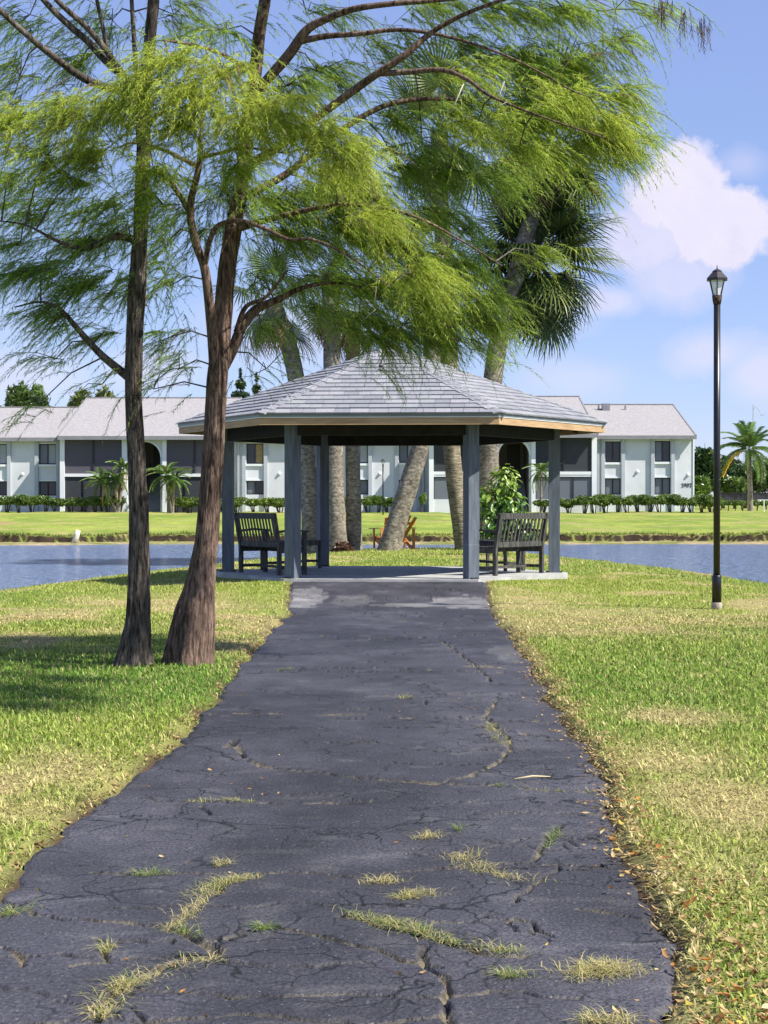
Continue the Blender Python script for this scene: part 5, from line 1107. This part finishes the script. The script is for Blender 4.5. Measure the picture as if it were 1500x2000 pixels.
def plumes(P, D, L, tintv, nl=30, brown=False):
    """feathery twigs: axis P + D*s drooping, with nl leaflets each"""
    n = len(P); s = (np.arange(nl) + .5) / nl; s = np.tile(s, (n, 1)) + rf.uniform(-.02, .02, (n, nl))
    droop = rf.uniform(.25, .75, n)
    side = np.cross(D, np.array((0, 0, 1.))[None]); side /= np.linalg.norm(side, axis=1)[:, None] + 1e-6; upv = np.cross(side, D)
    roll = rf.normal(0, .7, n); lat = side * np.cos(roll)[:, None] + upv * np.sin(roll)[:, None]
    ax = P[:, None] + D[:, None] * (s * L[:, None])[..., None]; ax[..., 2] -= (droop * L)[:, None] * s ** 2
    tg = D[:, None] * np.ones((n, nl, 1)); tg[..., 2] -= (2 * droop)[:, None] * s; tg /= np.linalg.norm(tg, axis=2)[..., None]
    sg = np.where(np.arange(nl) % 2 == 0, 1., -1.)[None, :, None]
    ld = tg * rf.uniform(.55, 1.0, (n, nl, 1)) + lat[:, None] * sg * rf.uniform(.35, .75, (n, nl, 1)) + rf.normal(0, .18, (n, nl, 3)); ld[..., 2] -= .22
    ld /= np.linalg.norm(ld, axis=2)[..., None]; ll = rf.uniform(.04, .085, (n, nl, 1)) * (1.1 - .45 * s[..., None])
    wv = np.cross(ld, rf.normal(size=(n, nl, 3))); wv /= np.linalg.norm(wv, axis=2)[..., None] + 1e-6; wv *= rf.uniform(.0018, .0034, (n, nl, 1))
    V = np.stack([ax - wv, ax + wv, ax + ld * ll], 2).reshape(-1, 3); i = np.arange(n * nl) * 3; Ft = np.stack([i, i + 1, i + 2], 1)
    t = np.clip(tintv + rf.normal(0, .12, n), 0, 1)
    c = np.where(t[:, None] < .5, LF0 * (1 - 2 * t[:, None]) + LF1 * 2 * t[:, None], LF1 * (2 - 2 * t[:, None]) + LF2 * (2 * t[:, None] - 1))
    if brown: c = np.tile(np.array((.13, .06, .045)), (n, 1)) * rf.uniform(.6, 1.3, n)[:, None]
    c = c * rf.uniform(.72, 1.22, n)[:, None]; dead = rf.random(n) < .025; c[dead] = np.array((.26, .17, .08)); c = np.repeat(c, nl * 3, 0) * np.repeat(rf.uniform(.8, 1.2, n * nl), 3)[:, None]
    # stalk of each plume
    k = np.array((0, .35, .7, 1.)); sx = P[:, None] + D[:, None] * (k[None] * L[:, None])[..., None]; sx[..., 2] -= (droop * L)[:, None] * k[None] ** 2
    w2 = lat[:, None] * (np.array((.0028, .0022, .0016, .0006))[None, :, None]); V2 = np.stack([sx - w2, sx + w2], 2).reshape(-1, 3); b0 = np.arange(n)[:, None] * 8 + np.arange(3)[None] * 2; b0 = b0.ravel()
    F2 = np.concatenate([np.stack([b0, b0 + 1, b0 + 3], 1), np.stack([b0, b0 + 3, b0 + 2], 1)]); c2 = np.tile(np.array((.12, .10, .05)), (len(V2), 1))
    return [(V, Ft, c), (V2, F2, c2)]
for (x, y, z, rr_, n) in [(1.7, 9.4, 4.95, .5, 240), (1.1, 9.8, 5.0, .5, 240), (1.9, 10.3, 5.2, .5, 240), (1.2, 10.7, 5.3, .5, 200), (.6, 10.6, 5.2, .5, 200), (.4, 11.3, 5.4, .5, 180), (1.5, 8.9, 4.8, .5, 240), (.9, 9.2, 4.75, .5, 200), (1.9, 11.2, 5.6, .5, 200), (2.0, 9.6, 5.5, .5, 200)]:
    q = 1 / y * F; PADS.append((750 + x * q, HZ + (CAMH - z) * q, rr_ * q, .2 * q, n, .6, 'B', None)); PADS[-1] = PADS[-1][:7] + ((y, ),)
for (u, v, ru, rv, n, ti, tr, dz) in PADS:
    fixed = isinstance(dz, tuple); dz = dz[0] - 13.3 if fixed else dz
    n = int(n * (1.15 if u < 360 else .82 if u < 700 or v > 480 else .66)); dz = dz + (not fixed) * ((.95 if u > 560 else .5 * (u > 480)) * (v > 330) + .5 * (u > 700) * (v <= 330)); Y0 = 13.3 + dz; Lm = LA if tr == 'A' else LB_
    C0 = np.array(PX(u, v, Y0)); rx, rz = ru / F * Y0, rv / F * Y0; ry = max(.22, rx * .55)
    k = Lm[np.argmin(((Lm[:, :3] - C0) ** 2 * np.array((1, .5, 1.5))).sum(1))][:3]
    # twig skeleton of the pad
    mid = (k + C0) / 2 + np.array((0, 0, .06)); 
    if np.linalg.norm(k - C0) > .15: twg[tr].tube([k, mid, C0], [.008, .006, .004], 5, False)
    ends = []
    for q in range(max(3, int(n / 13))):
        e = C0 + rf.uniform(-1, 1, 3) * np.array((rx, ry, rz * .8)); m2 = (C0 + e) / 2 + rf.normal(0, .03, 3) + np.array((0, 0, .04)); twg[tr].tube([C0 + (e - C0) * .02, m2, e], [.0045, .003, .0016], 4, False); ends.append((C0, m2, e))
    P = np.empty((n, 3)); h = n * 13 // 20
    for q in range(h):
        c0_, m_, e_ = ends[rf.integers(len(ends))]; t = rf.uniform(.15, 1); P[q] = c0_ * (1 - t) ** 2 + 2 * m_ * t * (1 - t) + e_ * t * t
    g = rf.normal(0, .5, (n - h, 3)); P[h:] = C0 + np.clip(g, -1.15, 1.15) * np.array((rx, ry, rz))
    out = P - np.array(((285 if tr == 'A' else 440) / F * 13.3 - 750 / F * 13.3, 13.35, 0))[None]; out[:, 2] = 0; out /= np.linalg.norm(out, axis=1)[:, None] + 1e-6
    D = out * .75 + rf.normal(0, .42, (n, 3)) * np.array((1, 1, .45)); D[:, 2] -= .12; D /= np.linalg.norm(D, axis=1)[:, None]
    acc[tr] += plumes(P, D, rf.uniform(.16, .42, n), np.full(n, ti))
# dry brown tassels at the top right
for (u, v, n) in [(1340, 40, 9), (1372, 50, 12), (1300, 20, 8), (1290, 5, 8)]:
    P = np.array([PX(u + rf.uniform(-14, 14), v + rf.uniform(-30, 10), 13.0) for _ in range(n)]); D = np.tile(np.array((0.05, 0, -1.)), (n, 1)) + rf.normal(0, .15, (n, 3)); D /= np.linalg.norm(D, axis=1)[:, None]
    acc['B'] += plumes(P, D, rf.uniform(.08, .16, n), np.full(n, .5), 12, True)
for tr, t, iv in (('A', tA, iA), ('B', tB, iB)):
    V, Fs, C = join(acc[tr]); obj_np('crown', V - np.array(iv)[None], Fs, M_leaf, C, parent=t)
    twg[tr].v = [(p[0] - iv[0], p[1] - iv[1], p[2]) for p in twg[tr].v]; twg[tr].build('twigs', M_twig, t, True, kind='stuff')
# pale dead twigs hanging bare in the crown
for pts in ([(735, 560), (732, 590), (715, 585), (733, 605), (710, 625)], [(985, 160), (975, 185), (990, 200), (960, 215)], [(905, 165), (890, 200), (880, 215)], [(260, 275), (300, 290), (345, 305), (380, 330)]):
    MB().tube([PX(u, v, 12.4) - Vector(iB) for u, v in pts], [.005] * (len(pts) - 1) + [.002], 5).build('dead_twig', mat('bare_twig', (.4, .37, .3), .8), tB, True)

# ------------------------------------------------------------------ weeds in the path cracks
TUFTS = [([(190, 1995), (230, 1935), (300, 1905), (410, 1872)], .045, 620, .75, 'long straw-coloured weed strip in the bottom left crack'),
         ([(335, 1820), (365, 1790), (395, 1758)], .03, 160, .7, 'dry weed line between the two left weed clumps'), ([(390, 1750), (440, 1725), (500, 1712)], .035, 300, .6, 'bushy weed clump left of centre in the near path'),
         ([(410, 1695), (450, 1685)], .02, 90, .8, 'small dry weed wisp just above the bushy left clump'), ([(250, 1712), (340, 1706)], .015, 110, .1, 'short green weed line near the left path edge'),
         ([(355, 1570), (430, 1565), (495, 1567)], .014, 170, .6, 'thin weed strip turning green at its right end, left half of the path'), ([(805, 1640), (860, 1632)], .025, 110, .9, 'small dry weed wisp right of centre, top of the near tufts'),
         ([(895, 1665), (925, 1695), (1035, 1722)], .05, 420, .8, 'large straw-coloured weed clump right of centre'), ([(708, 1728), (785, 1722)], .022, 120, .95, 'dry weed wisp in the middle of the near path'),
         ([(775, 1757), (850, 1745)], .032, 240, .7, 'round dry weed tuft just above the long central weed strip'), ([(670, 1785), (740, 1800), (830, 1825), (920, 1850), (1015, 1862)], .042, 900, .45, 'long thick green and straw weed strip across the near path'),
         ([(975, 1908), (1040, 1912)], .018, 100, .4, 'small green weed tuft below the long weed strip'), ([(1130, 1905), (1195, 1895), (1265, 1905)], .06, 520, .8, 'wide dry weed tuft beside the leaf-strewn right edge'),
         ([(1065, 1660), (1080, 1640), (1092, 1618)], .015, 110, .2, 'green weeds in the short crack near the right edge'), ([(780, 1365), (800, 1362)], .025, 90, .5, 'lone round weed tuft in the middle distance of the path'),
         ([(545, 1309), (572, 1308)], .02, 70, .25, 'small flat green weed near the trees on the path'), ([(955, 1415), (985, 1455)], .035, 200, .6, 'scattered yellowish weeds in the curved crack on the right'),
         ([(910, 1303), (990, 1306)], .02, 110, .9, 'flat dry weed line far up the path, right'), ([(960, 1534), (1050, 1543), (1160, 1549)], .012, 130, .3, 'thin green weed line across the right half of the path'),
         ([(0, 1790), (60, 1775)], .02, 110, .3, 'green weeds at the left picture edge on the path'), ([(350, 1822), (395, 1830)], .018, 90, .15, 'low green weed at the left crack junction'), ([(1140, 1998), (1230, 1996)], .03, 160, .8, 'dry weeds cut by the bottom picture edge'),
         ([(205, 1862), (215, 1845)], .012, 50, .6, 'tiny weed wisp far left in the near path'), ([(505, 1818), (520, 1816)], .01, 40, .05, 'tiny bright green sprout left of the long weed strip'), ([(890, 1622), (905, 1620)], .01, 36, .05, 'tiny green sprout above the large straw clump')]
rt = np.random.default_rng(5)
def ground_path(x, y): return ramp(y) + .004
for pts, w, n, dry, lab in TUFTS:
    n = int(n * 2.3)
    Q = spline([GP(*q) for q in pts], 8); i = rt.integers(0, len(Q) - 1, n); f = rt.random(n)[:, None]; xy = Q[i] * (1 - f) + Q[i + 1] * f
    cl = fbm(xy[:, 0] * 22, xy[:, 1] * 22, 3, 2); keep = rt.random(n) < .08 + 1.9 * np.clip(cl - .28, 0, 1); xy = xy[keep]; n = len(xy)
    xy = xy + rt.normal(0, 1, (n, 2)) * (w * (.3 + .75 * vnoise(xy[:, 0] * 15, xy[:, 1] * 15, 8)))[:, None]; base = Q.mean(0)
    P = np.stack([xy[:, 0] - base[0], xy[:, 1] - base[1], ground_path(xy[:, 0], xy[:, 1]) - .006], 1)
    c = lerp3((.13, .22, .04), (.52, .43, .20), np.clip(dry + rt.normal(0, .3, n), 0, 1))
    V, Fs, C = blades(P, rt.uniform(0, 6.28, n), rt.uniform(.008, .05, n) * (.5 + .9 * vnoise((P[:, 0] + 50) * 9, (P[:, 1] + 50) * 9, 6)), rt.uniform(.0013, .003, n), rt.uniform(.7, 2.2, n), c, 2)
    o = obj_np('weed_tuft', V, Fs, M_blade, C, label=lab, cat='weed', group='weeds growing in the path cracks'); o.location = (base[0], base[1], 0)

# ------------------------------------------------------------------ fallen leaves
def dry_leaf(c, curl, seed):
    r = np.random.default_rng(seed); vs = [(0, 0, 0), (.012, .008, curl * .004), (.024, .009, curl * .006), (.04, 0, curl * .013), (.024, -.009, curl * .006), (.012, -.008, curl * .005), (.018, 0, -.002)]
    return mesh_np('dry_leaf', np.array(vs) + r.normal(0, .0012, (7, 3)), np.array([(0, 6, 1), (1, 6, 2), (2, 6, 3), (3, 6, 4), (4, 6, 5), (5, 6, 0)]), M_blade, np.array([c] * 7))
DL = [dry_leaf(c, k, i) for i, (c, k) in enumerate([((.45, .30, .12), 1), ((.55, .42, .2), .4), ((.35, .19, .07), 1.3), ((.24, .12, .05), .7), ((.5, .40, .08), .5), ((.42, .2, .05), 1), ((.60, .48, .27), 1.1)])]
def put_leaf(x, y, z, lab, grp, sc):
    o = link(bpy.data.objects.new('dry_leaf', DL[rt.integers(7)]), label=lab, cat='leaf', group=grp); o.location = (x, y, z); o.rotation_euler = (rt.normal(0, .35), rt.normal(0, .35), rt.uniform(0, 6.28)); o.scale = (sc,) * 3
for k in range(260):
    y = 3.9 + 3.4 * rt.random() ** 1.7; x = float(edgeR(np.array(y))) + rt.normal(.05, .06) + (abs(rt.normal(0, .16)) if y < 5.6 else 0)
    z = float(lawn_z(np.array([x]), np.array([y]))[0]) if x > float(edgeR(np.array(y))) else .004
    put_leaf(x, y, z + rt.uniform(.006, .03), 'dry brown leaf lying along the right path edge', 'dry leaves along the right path edge', rt.uniform(.6, 1.15))
for k in range(42):
    y = 4.2 + 9 * rt.random() ** 1.6; x = rt.uniform(float(edgeL(np.array(y))) + .1, float(edgeR(np.array(y))) - .1)
    put_leaf(x, y, .008, 'single dry leaf lying loose on the asphalt path', 'dry leaves loose on the path', rt.uniform(.35, .7))
n = 3200; y = 3.5 + 13 * rt.random(n) ** 1.8; sd_ = rt.random(n) < .78; x = np.where(sd_, edgeR(y) + rt.normal(.05, .07, n) + np.abs(rt.normal(0, .2, n)) * (y < 5.8), edgeL(y) - np.abs(rt.normal(.02, .03, n)))
Vb = np.array([v.co for v in DL[0].vertices]); az = rt.uniform(0, 6.28, n); sc = rt.uniform(.35, .9, n); V = Vb[None] * sc[:, None, None]; R2 = np.stack([np.stack([np.cos(az), -np.sin(az)], 1), np.stack([np.sin(az), np.cos(az)], 1)], 1)
V[..., :2] = np.einsum('nij,nkj->nki', R2, V[..., :2]); V[..., 2] += V[..., 0] * rt.normal(0, .4, n)[:, None]
V += np.stack([x, y, np.maximum(lawn_z(x, y), -.01) + rt.uniform(.005, .022, n)], 1)[:, None]
Fs = (np.array([(0, 6, 1), (1, 6, 2), (2, 6, 3), (3, 6, 4), (4, 6, 5), (5, 6, 0)])[None] + (np.arange(n) * 7)[:, None, None]).reshape(-1, 3)
obj_np('leaf_litter', V.reshape(-1, 3), Fs, M_blade, np.repeat(lerp3((.22, .12, .05), (.56, .43, .2), rt.random(n)), 7, 0), label='small dry leaf litter gathered along both path edges', cat='leaves', kind='stuff')
p0, p1 = GP(1005, 1527), GP(1075, 1522); MB().tube([(*p0, .012), ((p0[0] + p1[0]) / 2, (p0[1] + p1[1]) / 2, .02), (*p1, .012)], [.004, .005, .002], 6).build('stick', mat('pale_stick', (.5, .42, .25), .8), None, True, label='pale thin stick lying on the right half of the path', cat='stick')
